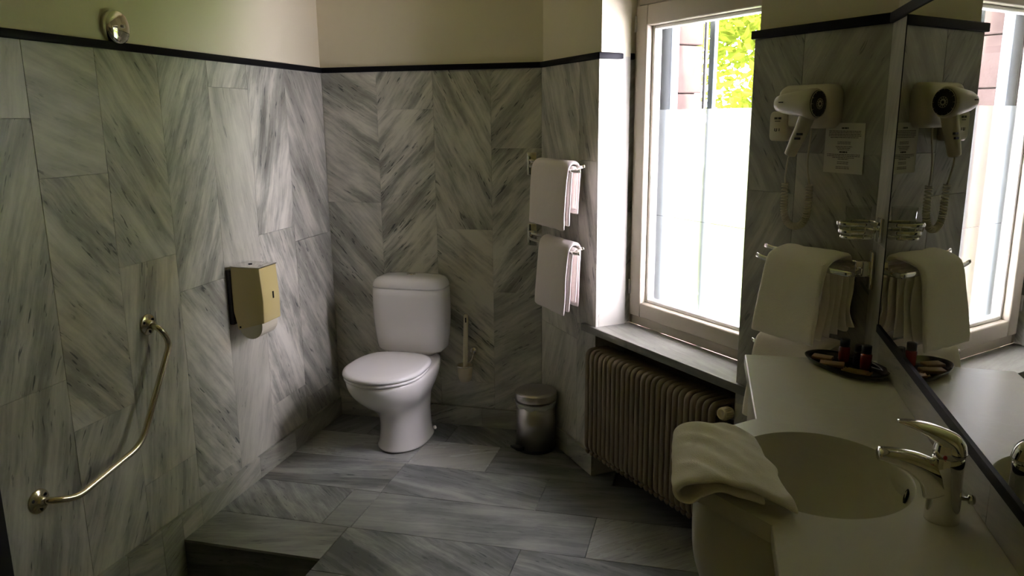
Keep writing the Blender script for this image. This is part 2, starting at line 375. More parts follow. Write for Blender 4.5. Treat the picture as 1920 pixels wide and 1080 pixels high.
# --- left wall marble
def rows(bounds, specs):
    return [(bounds[i], bounds[i+1], *specs[i]) for i in range(len(specs))]
B0, B1 = ZB, ZT
wall_slabs(wl, (XL, 0), (0, 1), [
    (0.735, 1.005, rows([-0.17, .55, 1.3, B1], [(-60,.42,1,.2),(60,.4,1,0),(-60,.4,1,.2)])),
    (1.005, 1.275, rows([-0.17, .75, 1.45, B1], [(70,.42,1,.2),(-60,.4,1,0),(60,.4,1,.2)])),
    (1.275, 1.545, rows([B0, .9, 1.6, B1], [(-60,.42,1,.2),(60,.4,1,0),(-60,.4,1,.2)])),
    (1.545, 1.815, rows([B0, .765, 1.534, B1], [(78,.29,.9,.3),(70,.25,1.0,.5),(80,.24,.7,.3)])),
    (1.815, 2.08, rows([B0, .595, 1.365, B1], [(62,.28,.9,.5),(-48,.28,1.0,.4),(-20,.28,.7,.3)])),
    (2.08, 2.36, rows([B0, .287, 1.057, B1], [(80,.29,.7,.4),(80,.28,.9,.5),(-55,.33,.9,.3)])),
    (2.36, 2.635, rows([B0, .145, .915, B1], [(-60,.38,.8,.5),(-52,.34,1.1,.6),(62,.36,1.2,.1)])),
    (2.635, 2.895, rows([B0, .88, 1.65, B1], [(70,.27,.45,.15),(-78,.24,.6,.1),(62,.32,1.0,0)])),
    (2.895, 3.19, rows([B0, .277, 1.047, B1], [(-62,.36,1.2,0),(-66,.33,1.4,0),(72,.44,1.4,0)])),
    (3.19, YB, rows([B0, .205, .975, B1], [(-60,.46,1.0,0),(-55,.46,1.1,0),(-58,.46,1.1,0)])),
])
# --- back wall marble
wall_slabs(wb, (0, YB), (1, 0), [
    (XL, -1.572, rows([B0, .354, 1.124, B1], [(-45,0.29,1,.2),(-48,0.29,1.0,0),(-32,0.27,1.3,0)])),
    (-1.572, -1.286, rows([B0, .77, 1.571, B1], [(-40,0.27,1.1,.5),(47,0.21,1.5,0),(55,0.25,1.2,0)])),
    (-1.286, -1.004, rows([B0, .233, 1.003, B1], [(20,0.27,.9,.7),(-38,0.27,1.4,.4),(-62,0.29,1.2,.1)])),
    (-1.004, CC.x, rows([B0, .699, 1.388, B1], [(30,0.31,.7,.2),(48,0.27,1.4,0),(47,0.31,1.0,.2)])),
])
wall_slabs(wa, CC, D1, [
    (0, .37, rows([B0, .576, 1.346, B1], [(70,0.27,.7,.1),(-68,0.27,1.0,0),(-66,0.31,1.0,0)])),
    (.37, T1, rows([B0, .65, 1.352, B1], [(70,0.25,.6,.1),(-75,0.27,.9,0),(-72,0.29,.9,.3)])),
])
# left reveal of the window: the angled wall's slab edge, then the reveal slabs
wall_slabs(wa, EE, N2, [
    (0.0, 0.019, [(ZS, 1.1, 70,.3,.4,0), (1.1, B1, 70,.3,.4,0)]),
    (0.019, 0.174, [(ZS, 1.138, 48,.44,.9,0), (1.138, B1, 40,.62,1.0,0)]),
], name='reveal_tile')
# pier between window and mirror
wall_slabs(ww, EE, D2, [
    (TP, .985, rows([0, .60, 1.30, B1], [(60,.44,.8,.1),(60,.42,.7,.2),(-55,.46,.8,.1)])),
    (.985, TK, rows([0, .75, 1.42, B1], [(-60,.44,.8,.1),(-50,.44,.8,.2),(60,.48,.7,.4)])),
])
wall_slabs(ww, EE + D2*TP + N2*0.174, -N2, [(0, .174, rows([ZS, 1.2, B1], [(60,.3,.8,0),(-60,.3,.8,0)]))], name='reveal_tile')
# strip of marble between the pier corner and the mirror, and the band under the mirror
YMIR = 2.012
wall_slabs(wr, (XM, KK.y), (0, -1), [
    (0, KK.y-YMIR, rows([0, .60, 1.2, B1], [(75,.40,.6,.1),(70,.36,.5,.1),(70,.34,.6,.1)])),
    (KK.y-YMIR, KK.y-1.2, [(ZC, ZMB, 10, .42, .5, .1)]), (KK.y-1.2, KK.y-0.3, [(ZC, ZMB, 10, .44, .5, .1)]),
])
# black cap strip running round the room above the marble
def trimstrip(i, f, t0, t1):
    m = MB(); m.wbox(t0, t1, -0.010, 0.012, ZT, ZT+0.0245, f)
    return struct(bevel(m.build('trim_%d' % i, M['black']), 0.003))
trimstrip(1, lambda t,o,z: Vector((XL-o, t, z)), 0.72, YB)
trimstrip(2, lambda t,o,z: Vector((t, YB+o, z)), XL, CC.x)
trimstrip(3, ap, 0.0, T1+0.006)
trimstrip(4, lambda t,o,z: (lambda p: Vector((p.x, p.y, z)))(EE + N2*t - D2*o), -0.008, 0.166)
trimstrip(5, wp, TP-0.008, TK)
trimstrip(6, lambda t,o,z: Vector((XM+o, KK.y-t, z)), 0.0, 3.3)

# --- skirting of marble pieces
def baseboard(name, f, rz, edges, z0=0.0, veins=(5,)):
    m = MB(); m.wbox(edges[0], edges[-1], 0.0, 0.009, z0, ZB-0.001, f)
    b = struct(m.build(name, M['grout']))
    for i in range(len(edges)-1):
        c = f((edges[i]+edges[i+1])/2, -0.012, 0)
        slab('skirting_tile', b, (c.x, c.y, (z0+ZB)/2), edges[i+1]-edges[i]-2*G, ZB-z0-G, (0, 0, rz), random.choice((10,-12,20,4)), random.uniform(.42,.52), .8, .2, 0.0118)
    return b
baseboard('baseboard_left', lambda t,o,z: Vector((XL-o, t, z)), PI/2, [2.23, 2.345, 2.75, 3.05, YB])
baseboard('baseboard_left_low', lambda t,o,z: Vector((XL-o, t, z)), PI/2, [1.0, 1.55, 1.95, 2.12, 2.23], z0=-0.17)
baseboard('baseboard_back', lambda t,o,z: Vector((t, YB+o, z)), 0, [XL+.012, -1.55, -1.07, CC.x])
baseboard('baseboard_angled', ap, math.atan2(D1.y, D1.x), [0.012, .30, T1])

# --- floor: raised platform of marble slabs, with a step down on the left
FX = [-1.2865]; YST = 2.229; XST = -1.288
fm = MB()
plat = [(XL-.02, YST+.012), (XST+.012, YST+.012), (XST+.012, -1.3), (XM+.02, -1.3), (XM+.02, KK.y), tuple(EE + D2*1.1 + N2*.18), tuple(EE + N2*.18), (CC.x+.05, YB+.02), (XL-.02, YB+.02)]
fm.prism(plat, -0.20, -0.0095); fm.box(XL-.02, XST+.02, -1.3, YST+.02, -0.22, -0.18)
fl = struct(fm.build('floor', simple('floor_grout', (0.07, 0.065, 0.055), 0.9)))
def ftile(x0, x1, y0, y1, vein, tint, con=1.0, warm=0.0, z=0.0, name='floor_tile'):
    slab(name, fl, ((x0+x1)/2, (y0+y1)/2, z + random.uniform(-.0003, .0003)), x1-x0-.0026, y1-y0-.0026, (-PI/2, 0, 0), vein, tint, con, warm, 0.010, 'fmarble')
YR = [3.533, 3.302, 3.030, 2.748, 2.456, YST]
xe = lambda y: XM
# behind / beside the toilet
ftile(XL, -1.60, 3.302, 3.533, 60, .62, 1.1); ftile(-1.60, -1.19, 3.302, 3.533, -30, .66, 1.3, .3); ftile(-1.19, -.80, 3.302, 3.533, -42, .62, 1.4, .6); ftile(-.80, -.60, 3.302, 3.533, -42, .6, 1.3, .2)
ftile(XL, -1.2805, 3.030, 3.302, 5, .22, .8, .1); ftile(-1.2805, -.912, 3.030, 3.302, 25, .04, .6, .1); ftile(-.912, -.35, 3.030, 3.302, 2, .74, 1.5, .6)
ftile(XL, -1.285, 2.748, 3.030, 8, .44, 1.2, 1.0); ftile(-1.285, -.622, 2.748, 3.030, -14, .46, 1.0); ftile(-.622, .05, 2.748, 3.030, 10, .66, .9, .8)
ftile(XL, -1.4035, 2.456, 2.748, -42, .40, 1.4, .4); ftile(-1.4035, -1.2805, 2.456, 2.748, 8, .34, .6, .2); ftile(-1.2805, -.3745, 2.456, 2.748, 5, .42, .8); ftile(-.3745, .25, 2.456, 2.748, 40, .20, .8, .3)
ftile(XL, -1.288, YST, 2.456, 14, .34, .7, .4); ftile(-1.288, -.6085, 2.16, 2.456, -30, .54, 1.5); ftile(-.6085, .10, 2.16, 2.456, -16, .48, 1.2); ftile(.10, XM, 2.0, 2.456, 20, .46, 1.0)
for k in range(9):
    y1 = 2.16 - k*.30; y0 = y1-.30
    for j, (a, b) in enumerate([(-1.288, -.95 + .2*(k % 2)), (-.95 + .2*(k % 2), -.30), (-.30, .10), (.10, XM)]):
        if j == 3 and y1 > 2.0: y1_ = 2.0
        else: y1_ = y1
        ftile(a, b, y0, y1_, random.choice((10, -14, 30)), random.uniform(.38, .58), 1.0, .2)
# lower floor and risers
for k in range(11):
    y1 = YST - k*.30
    ftile(XL, -1.57, y1-.30, y1, random.choice((70, 10)), .5, 1.0, .2, -0.17); ftile(-1.57, XST, y1-.30, y1, random.choice((70, 10)), .5, 1.0, .2, -0.17)
slab('riser_tile', fl, ((XL+XST)/2, YST+.002, -.090), XST-XL-2*G, .157, (0, 0, 0), 5, .62, 1.2, .4, .010, 'fmarble')
for k in range(5):
    y1 = YST - k*.6
    slab('riser_tile', fl, (XST+.002, y1-.3, -.090), .6-2*G, .157, (0, 0, -PI/2), 5, .6, 1.2, .3, .010, 'fmarble')

# --- dark door leaf standing open against the left wall
dm = struct(bevel(MB().box(XL+.012, XL+.055, .72, 1.503, -.165, 1.86).build('door_1', M['dark']), .003))
hd = MB(); hd.lathe([(.024,0),(.024,.006),(.009,.008),(.009,.05)], (XL+.055, 1.44, .88), 20, (1,0,0)); hd.tube(fillet([(XL+.10,1.44,.88),(XL+.102,1.43,.88),(XL+.10,1.32,.88)], .02), .008)
hd.build('door_handle', M['chrome'], dm, True)

# ------------------------------------------------------------------ window
win = bpy.data.objects.new('window_1', None); COL.objects.link(win); win.location = (0,0,0); struct(win)
def wbar(name, mat, rects, o0, o1, bev=0.003):
    m = MB()
    for t0, t1, z0, z1 in rects: m.wbox(t0, t1, o0, o1, z0, z1)
    return bevel(m.build(name, M[mat], win), bev)
wbar('window_frame', 'wood', [(0.0, .018, ZS, ZH), (TP-.018, TP, ZS, ZH), (.018, TP-.018, ZS, .707), (.018, TP-.018, 1.948, ZH)], .174, .245)
wbar('sash', 'wood', [(.021, .088, .710, 1.945), (TP-.088, TP-.021, .710, 1.945), (.088, TP-.088, .710, .772), (.088, TP-.088, 1.868, 1.945)], .158, .232, .006)
wbar('glazing_bead', 'bead', [(.088, .103, .772, 1.868), (TP-.103, TP-.088, .772, 1.868), (.103, TP-.103, .772, .787), (.103, TP-.103, 1.855, 1.868)], .186, .222, .004)
MB().wbox(.098, TP-.098, .2035, .2075, .782, 1.86).build('glass_pane', M['glass'], win)
f1 = MB().add([wp(.1035,.203,.7875),wp(TP-.1035,.203,.7875),wp(TP-.1035,.203,1.137),wp(.1035,.203,1.137)],[(0,1,2,3)]).build('frosted_film', M['film'], win, fix=False)
f2 = MB().add([wp(.1035,.203,1.1385),wp(TP-.1035,.203,1.1385),wp(TP-.1035,.203,1.551),wp(.1035,.203,1.551)],[(0,1,2,3)]).build('frosted_film', M['film'], win, fix=False)
for z in (.80, 1.85):
    MB().lathe([(.006,0),(.006,.06)], wp(.0195, .158, z), 10).build('hinge', M['steel'], win, True)
# sill slab
sl = [(-.087, -.015), (.856, -.015), (.856, .0), (TP+.001, .0), (TP+.001, .174), (.001, .174), (.001, .0), (-.087, .0085)]
m = MB(); n = len(sl)
m.add([wp(t,o,.638) for t,o in sl] + [wp(t,o,ZS) for t,o in sl], [list(range(n))[::-1], list(range(n,2*n))] + [(i,(i+1)%n,(i+1)%n+n,i+n) for i in range(n)])
cen = wp(.38, .08, ZS)
for i, v in enumerate(m.v):
    d = v - Vector((cen.x, cen.y, ZS)); m.v[i] = Vector((d.x*D2.x + d.y*D2.y, -d.z, d.x*N2.x + d.y*N2.y))
ws = bevel(m.build('window_sill', M['marble'], win), .002)
ws.location = cen; ws.rotation_euler = Matrix(((D2.x, 0, N2.x), (D2.y, 0, N2.y), (0, -1, 0))).to_euler()
ws['vein'] = math.radians(-8); ws['tint'] = .92; ws['con'] = .7; ws['warm'] = 0.0; ws['seed'] = 3.3
# outer post and jamb rail of the storm window
wbar('outer_post', 'alu', [(.345, .373, .5, 2.2)], .240, .258)
wbar('outer_rail', 'alu', [(.060, .133, .5, 2.2)], .246, .285)
# outside: stone jamb of the thick house wall
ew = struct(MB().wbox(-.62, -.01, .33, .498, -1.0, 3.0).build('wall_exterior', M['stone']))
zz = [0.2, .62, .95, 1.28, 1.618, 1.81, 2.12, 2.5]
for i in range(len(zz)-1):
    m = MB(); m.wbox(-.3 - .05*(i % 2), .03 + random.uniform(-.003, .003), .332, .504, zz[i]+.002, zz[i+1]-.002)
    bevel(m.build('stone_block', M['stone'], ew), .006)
pp = MB(); pp.tube([wp(.021, .523, -.9), wp(.021, .523, 1.9), wp(.021, .523, 2.9)], .0085, 12)
tag(pp.build('drain_pipe', M['blackpl'], None, True), 'thin black pipe running up the stone edge outside the window', 'pipe')

# garden
gr = struct(MB().box(-30, 40, 3.2, 60, -1.3, -1.2).build('ground', M['grass']))
TRC = (3.0, 7.2, -1.2)
tr = thing('tree', TRC, 'bright green leafy tree standing in the garden outside the window', 'tree')
def build_tree():
    """one crown, stretched out of view round the window to block sky and tint the light"""
    rnd = random.Random(3); vs = []; fs = []
    def arc(azd, r, z): a = math.radians(azd); return Vector((-.1 + r*math.sin(a) - TRC[0], 2.75 + r*math.cos(a) - TRC[1], z - TRC[2]))
    for c in range(720):  # extra height and density added to shut out sky and yellow the light indoors
        cc = arc(rnd.uniform(-5, 77), rnd.uniform(4.4, 6.4), rnd.uniform(-.2, 8.0))
        R = rnd.uniform(.35, .7)
        for k in range(150):
            d = Vector((rnd.gauss(0,1), rnd.gauss(0,1), rnd.gauss(0,.8))); d = d.normalized()*R*rnd.uniform(.35, 1)
            p = cc + d; s = rnd.uniform(.04, .08)
            u = Vector((rnd.gauss(0,1), rnd.gauss(0,1), rnd.gauss(0,1)*.6)).normalized(); w = u.cross(Vector((rnd.gauss(0,1), rnd.gauss(0,1), rnd.gauss(0,1)))).normalized(); nn = u.cross(w)
            i0 = len(vs); vs += [p - u*s, p + w*s*.5 + nn*s*.12, p + u*s, p - w*s*.5 + nn*s*.12]; fs += [(i0,i0+1,i0+2), (i0,i0+2,i0+3)]
    o = mesh_obj('crown', vs, fs, M['leaf'], tr, fix=False); o['kind'] = 'stuff'
    t = MB(); t.tube(spline([(0,0,0),(.05,.02,1.5),(-.05,.05,3),(0,0,5.5)], 6), [ .22 - .007*i for i in range(19)], 12)
    for az_ in (8, 24, 54, 70): t.tube(spline([(0,0,1.6), tuple(arc((az_+38)/2, 5.6, 1.8)), tuple(arc(az_, 5.4, 4.2))], 6), [.1 - .006*i for i in range(13)], 8)
    t.build('trunk', M['bark'], tr, True)
build_tree()

# ------------------------------------------------------------------ radiator
RC = wp(.385, 0, 0); rrz = math.atan2(D2.y, D2.x)
rad = thing('radiator', (RC.x, RC.y, 0), 'old beige ribbed column radiator under the marble window sill', 'radiator', rz=rrz)
def rad_section():
    m = MB(); o0, o1, z0, z1 = -.036, .074, .134, .572
    c = .028
    loop = fillet([(0,(o0+o1)/2,z1),(0,o1,z1),(0,o1,z0),(0,o0,z0),(0,o0,z1),(0,(o0+o1)/2,z1)], c, 5)[:-1]
    m.tube(loop, .0130, 8, r2=.0120, side=(1,0,0), closed=True)
    m.tube([(0,(o0+o1)/2,z0),(0,(o0+o1)/2,z1)], .0130, 8, r2=.0120, side=(1,0,0))
    # pointed foot and crown of the front column
    m.lathe([(.0120,0),(.0105,-.010),(.004,-.018)], (0,o0+.004,z0-.004), 8)
    return m
base = None
NS = 25; SP = .0305
for i in range(NS):
    x = -.385 + .002 + i*SP
    if base is None: base = rad_section().build('radiator_section', M['rad'], rad, True); o = base
    else: o = base.copy(); COL.objects.link(o); o.parent = rad
    o.location = (x, 0, 0)
xa, xb = -.385, -.385 + (NS-1)*SP
for z in (.17, .535): MB().tube([(xa, .019, z), (xb, .019, z)], .019, 12).build('header_pipe', M['rad'], rad, True)
vx = xb
vm = MB(); vm.tube([(vx, .019, .535), (vx+.045, .019, .535)], .012, 10); vm.tube([(vx+.058, .019, .54), (vx+.058, -.012, .556)], .010, 10); vm.tube(fillet([(vx+.04, .019, .535), (vx+.065, .019, .535), (vx+.065, .075, .535), (vx+.065,.11,.535)], .02), .010, 10)
vlv = vm.build('valve', M['steel'], rad, True)
kb = MB()
kb.lathe([(.012,.0),(.0185,.004),(.0205,.012),(.0205,.040),(.0185,.046),(.012,.046),(.010,.043)], (vx+.058, -.004, .560), 20, (.0,-1,0.1))
for a in range(16):
    c = Vector((vx+.058 + .0203*math.cos(a*PI/8), -.004-.026, .5626 + .0203*math.sin(a*PI/8))); kb.box(c.x-.0015, c.x+.0015, c.y-.013, c.y+.013, c.z-.0015, c.z+.0015)
tag(kb.build('valve_knob', M['knob'], vlv, True), 'yellowed white thermostat knob')

# ------------------------------------------------------------------ toilet
TX = -1.388
toi = thing('toilet', (TX, 3.2, 0), 'white ceramic toilet with closed lid standing against the back wall', 'toilet')
def plan_ring(z, w, yf, yb, yc, n=40, pf=2.0, pb=3.2):
    out = []
    for i in range(n):
        a = 2*PI*i/n; c, s = math.cos(a), math.sin(a)
        p = pf if s < 0 else pb
        x = math.copysign(abs(c)**(2/p), c)*w; y = math.copysign(abs(s)**(2/p), s)
        out.append(Vector((x, (yc + y*((yc-yf) if s < 0 else (yb-yc))) - 3.2, z)))
    return out
m = MB()
sec = [(0, .122,3.105,3.455,3.27),(.012,.122,3.105,3.455,3.27),(.022,.113,3.112,3.45,3.27),(.07,.106,3.118,3.45,3.27),(.14,.101,3.118,3.46,3.27),(.19,.104,3.092,3.47,3.26),
       (.225,.116,3.045,3.475,3.22),(.26,.136,2.985,3.48,3.17),(.30,.158,2.93,3.485,3.13),(.34,.173,2.900,3.49,3.11),(.37,.179,2.888,3.495,3.10),(.388,.180,2.886,3.495,3.10),(.398,.176,2.890,3.492,3.10),(.400,.165,2.9,3.48,3.10)]
m.loft([plan_ring(*s, n=44) for s in sec])
subsurf(m.build('bowl', M['porc'], toi, True), 1)
m = MB(); m.loft([plan_ring(.4005,.176,2.884,3.31,3.08,pb=2.6), plan_ring(.404,.180,2.879,3.315,3.08,pb=2.6), plan_ring(.412,.180,2.879,3.315,3.08,pb=2.6), plan_ring(.4145,.176,2.884,3.31,3.08,pb=2.6)])
m.build('seat', M['seat'], toi, True)
m = MB(); m.loft([plan_ring(.4175,.178,2.880,3.31,3.08,pb=3),plan_ring(.420,.183,2.873,3.316,3.08,pb=3),plan_ring(.428,.184,2.871,3.318,3.08,pb=3),plan_ring(.435,.180,2.876,3.314,3.08,pb=3),plan_ring(.4385,.168,2.89,3.30,3.08,pb=3),plan_ring(.4395,.12,2.95,3.25,3.08,pb=3)])
m.build('lid', M['seat'], toi, True)
for s in (-1, 1): MB().lathe([(.011,0),(.011,.022),(.008,.026)], (s*.075, .128, .400), 14).build('seat_hinge', M['seat'], toi, True)
def cis_ring(z, w, y0, y1, n=44, p=4.2):
    out = []; yc, d = (y0+y1)/2 - 3.2, (y1-y0)/2
    for i in range(n):
        a = 2*PI*i/n; c, s = math.cos(a), math.sin(a)
        out.append(Vector((math.copysign(abs(c)**(2/p), c)*w, yc + math.copysign(abs(s)**(2/p), s)*d, z)))
    return out
m = MB(); m.loft([cis_ring(.398,.11,3.38,3.50), cis_ring(.418,.14,3.36,3.51), cis_ring(.424,.160,3.352,3.52),cis_ring(.436,.170,3.346,3.522),cis_ring(.50,.178,3.342,3.522),cis_ring(.58,.1845,3.338,3.522),cis_ring(.65,.186,3.336,3.522),cis_ring(.70,.185,3.336,3.522),cis_ring(.7335,.182,3.338,3.522)])
m.build('cistern', M['porc'], toi, True)
m = MB(); m.loft([cis_ring(.7355,.182,3.337,3.522),cis_ring(.744,.1825,3.336,3.522),cis_ring(.757,.180,3.338,3.521),cis_ring(.772,.172,3.344,3.518),cis_ring(.782,.158,3.354,3.512),cis_ring(.788,.135,3.37,3.50),cis_ring(.7905,.08,3.40,3.48)])
cl_ = m.build('cistern_lid', M['porc'], toi, True)
m = MB(); m.lathe([(.021,0),(.021,.006),(.016,.008),(.015,.006),(.013,.010),(.004,.0105)], (0.0, .235, .789), 20)
tag(m.build('flush_button', M['chrome'], cl_, True), 'chrome flush button')
for sx in (-1, 1): MB().lathe([(.010,0),(.009,.008),(.004,.011)], (sx*.110, .19, .030), 12, (sx, 0, .4)).build('bolt_cap', M['seat'], toi, True)
m = MB(); m.tube(spline([(-.10,.29,.42),(-.16,.30,.36),(-.19,.315,.30)], 6), .007, 8); m.lathe([(.014,0),(.014,.03),(.01,.035)], (-.19,.315,.285), 12, (0,1,0))
m.build('supply_valve', M['steel'], toi, True)

# ------------------------------------------------------------------ pedal bin
bn = thing('pedal_bin', (-.752, 3.345, 0), 'small brushed steel pedal bin on the floor in the corner', 'bin')
R = .0925
MB().lathe([(R+.001,0),(R+.002,.004),(R+.002,.014),(R,.016)], (0,0,0), 40).build('base_ring', M['blackpl'], bn, True)
MB().lathe([(R-.0015,.012),(R-.0015,.236)], (0,0,0), 48).build('body', M['steel'], bn, True)
bgm = MB(); prof = []
n = 64
rings = []
for r, z in [(R-.002,.2365),(R+.002,.2375),(R+.003,.230),(R+.001,.214)]:
    rings.append([Vector(((r+.0012*math.sin(i*1.7))*math.cos(2*PI*i/n), (r+.0012*math.sin(i*1.7))*math.sin(2*PI*i/n), z + (.004*math.sin(i*.9) if z < .22 else 0))) for i in range(n)])
bgm.loft(rings, False, False); bgm.tube(spline([(-R,-.01,.236),(-R-.014,-.018,.240),(-R-.012,-.024,.228)],5), [.003+.0006*(i%3) for i in range(11)], 6)
tag(bgm.build('bin_liner', M['bag'], bn, True), 'thin plastic bag edge')
ld = MB().lathe([(R-.006,.244),(R+.0055,.244),(R+.0065,.250),(R+.0065,.276),(R+.003,.281),(R-.012,.287),(R-.045,.2935),(.02,.2965),(.001,.297)], (0,0,0), 48)
tag(ld.build('bin_lid', M['steel'], bn, True), 'domed steel lid')
pd = MB(); d = Vector((-.62,-.78,0)).normalized(); e = Vector((-d.y, d.x, 0))
cs = [(R-.01,.024,.012,.030),(R+.018,.026,.014,.034),(R+.036,.024,.022,.038),(R+.046,.018,.032,.042)]
pd.loft([[d*r + e*w*sx + Vector((0,0,z)) for sx, z in ((-1,z0),(1,z0),(1,z1),(-1,z1))] for r, w, z0, z1 in cs])
bevel(pd.build('pedal', M['blackpl'], bn), .003)
MB().box(-R-.003, -R+.004, .005, .02, .02, .24).build('hinge_strap', M['blackpl'], bn)

# ------------------------------------------------------------------ toilet brush on the wall
bx, by = -1.137, 3.468
hl = thing('brush_holder', (bx, by, .25), 'beige wall-mounted toilet brush cup with chrome ring beside the toilet', 'brush holder')
MB().lathe([(.012,.005),(.026,.008),(.034,.03),(.038,.085),(.036,.088),(.032,.03),(.01,.012)], (0,0,0), 28, cap1=True).build('cup', M['cup'], hl, True)
m = MB(); m.tube([(.041*math.cos(2*PI*i/28), .041*math.sin(2*PI*i/28), .088) for i in range(28)], .0032, 8, closed=True)
m.tube(fillet([(.010,.040,.088),(.024,.05,.105),(.03,.062,.145)], .02), .004, 8); m.build('ring', M['chrome'], hl, True)
m = MB(); m.lathe([(.020,0),(.022,-.004),(.020,-.018),(.012,-.026),(.002,-.028)], (.030, .0645, .150), 20, (0,1,0)); m.build('wall_knob', M['chrome'], hl, True)
br = thing('toilet_brush', (bx, by, .27), 'slim ivory toilet brush handle standing in the wall cup', 'brush')
hm = MB(); hm.loft([[Vector((sx*w*math.cos(a)*1.0 + .012*(z/.33), d*math.sin(a), z)) for sx, a in [(1, 2*PI*i/16) for i in range(16)]] for z, w, d in [(.05,.010,.008),(.09,.0115,.008),(.20,.0125,.008),(.30,.0125,.0075),(.322,.011,.006),(.328,.006,.003)]])
hm.build('handle', M['ivory'], br, True)
MB().box(.009,.015,-.0085,-.0070,.288,.312).build('hanging_slot', M['black'], br)
MB().lathe([(.006,.0),(.024,.008),(.026,.05),(.01,.06)], (0,0,.0), 16).build('brush_head', M['ivory'], br, True)

# ------------------------------------------------------------------ towels
def towel_loft(m, rings):
    """loft of offset_loop rings, the two cut ends closed layer by layer so that the folds stay open"""
    n = len(rings[0]); mm = (n-2)//2; b = len(m.v)
    m.loft(rings, False, False)
    for r0, flip in ((0, 0), (len(rings)-1, 1)):
        o = b + r0*n; fs = [(k, k+1, 2*mm-k-1, 2*mm-k) for k in range(mm-1)] + [(mm-1, mm, mm+1), (2*mm+1, 0, 2*mm)]
        for f in fs: m.f.append([o+i for i in (f[::-1] if flip else f)]); m.mi.append(m.cm)
def offset_loop(path, th):
    P = [Vector((p[0], p[1])) for p in path]; L, Rr = [], []
    for k, p in enumerate(P):
        t = (P[min(k+1,len(P)-1)] - P[max(k-1,0)]).normalized(); nn = Vector((-t.y, t.x)); h = th/2
        L.append(p + nn*h); Rr.append(p - nn*h)
    t0 = (P[0]-P[1]).normalized(); t1 = (P[-1]-P[-2]).normalized()
    return L + [P[-1] + t1*th*.45] + Rr[::-1] + [P[0] + t0*th*.45]
def towel_sheet(m, f, path, th, w0, w1, nseg=18, wob=.004, seed=0, taper=None, shear=0.0, res=6):
    """a folded cloth: path in (depth, height), swept from w0 to w1 along the rail; f(width, depth, z) -> world"""
    pth = [tuple(p)[:2] for p in spline([(a, b, 0) for a, b in path], res)]
    zmax = max(b for a, b in pth); rings = []
    for i in range(nseg+1):
        s = i/nseg; w = w0 + (w1-w0)*s
        edge = min(s, 1-s)*abs(w1-w0)
        k = min(1.0, (edge/(th*.5))) if edge < th*.5 else 1.0
        kk = math.sqrt(max(0.0, 1-(1-k)**2)); kk = .25 + .75*kk
        loop = offset_loop(pth, th*kk); ring = []
        for q in loop:
            nz = noise.noise(Vector((w*11+seed, q.y*9, q.x*7+seed)))
            nz2 = noise.noise(Vector((w*30+seed*2, q.y*24, seed)))
            sx = (taper(s, (zmax-q.y)) if taper else 0.0)
            ring.append(f(w + sx + shear*(zmax-q.y), q.x + wob*nz + wob*.3*nz2, q.y + wob*.5*nz2))
        rings.append(ring)
    towel_loft(m, rings)
    return m
def rail_left(zb, label, tl, tw0, tw1, front, back, skew):
    loc = ap(.05, -.02, zb)
    rk = thing('towel_rail', loc, label, 'towel rail', 'double towel rails beside the toilet')
    m = MB(loc)
    px = -.806
    m.box(px-.025, px+.022, YB-.010, YB, zb-.052, zb+.052); bevel(m.build('wall_plate', M['chrome'], rk), .003)
    m = MB(loc); m.box(px-.012, px+.016, YB-.045, YB-.008, zb-.012, zb+.022); bevel(m.build('joint', M['chrome'], rk), .003)
    for k, (off, z, t1) in enumerate(((-.060, zb+.012, .535), (-.092, zb-.004, .560))):
        m = MB(loc)
        f = lambda t,o,z_: ap(t, o, z_)
        s0 = -.02 if k == 0 else .03
        pts = [Vector((px+.004, YB-.03, z))] + [f(s0+.03, off, z), f(t1-.03, off, z), f(t1, off, z+.006)]
        m.tube(fillet(pts, .02), .0068, 10, r2=.0035, side=(0,0,1)); m.build('bar', M['chrome'], rk, True)
    tt = thing('folded_towel', ap((tw0+tw1)/2, -.07, zb), tl, 'towel', 'towels beside the toilet')
    m = MB(ap((tw0+tw1)/2, -.07, zb))
    zt = zb + .032
    # outer folded layer over both bars, then a second inner fold and a back layer
    towel_sheet(m, ap, [(-.052, zt-back), (-.050, zt-.10), (-.050, zt-.025), (-.066, zt-.004), (-.092, zt-.012), (-.105, zt-.045), (-.112, zt-.14), (-.116, zt-front)], .015, tw0, tw1, 22, .004, 3.1*zb, shear=skew)
    towel_sheet(m, ap, [(-.068, zt-back+.02), (-.066, zt-.12), (-.067, zt-.034), (-.078, zt-.026), (-.089, zt-.05), (-.094, zt-.15), (-.097, zt-front+.018)], .014, tw0+.012, tw1+.010, 20, .004, 7.1*zb, shear=skew)
    subsurf(m.build('cloth', M['towel'], tt, True), 1)
rail_left(1.318, 'upper chrome double towel rail in the corner beside the window', 'upper white towel folded over the corner rail, beside the window', .125, .475, .275, .21, -.02)
rail_left(.988, 'lower chrome double towel rail in the corner beside the window', 'lower pinkish white towel hanging from the corner rail, above the bin', .200, .490, .305, .27, -.07)

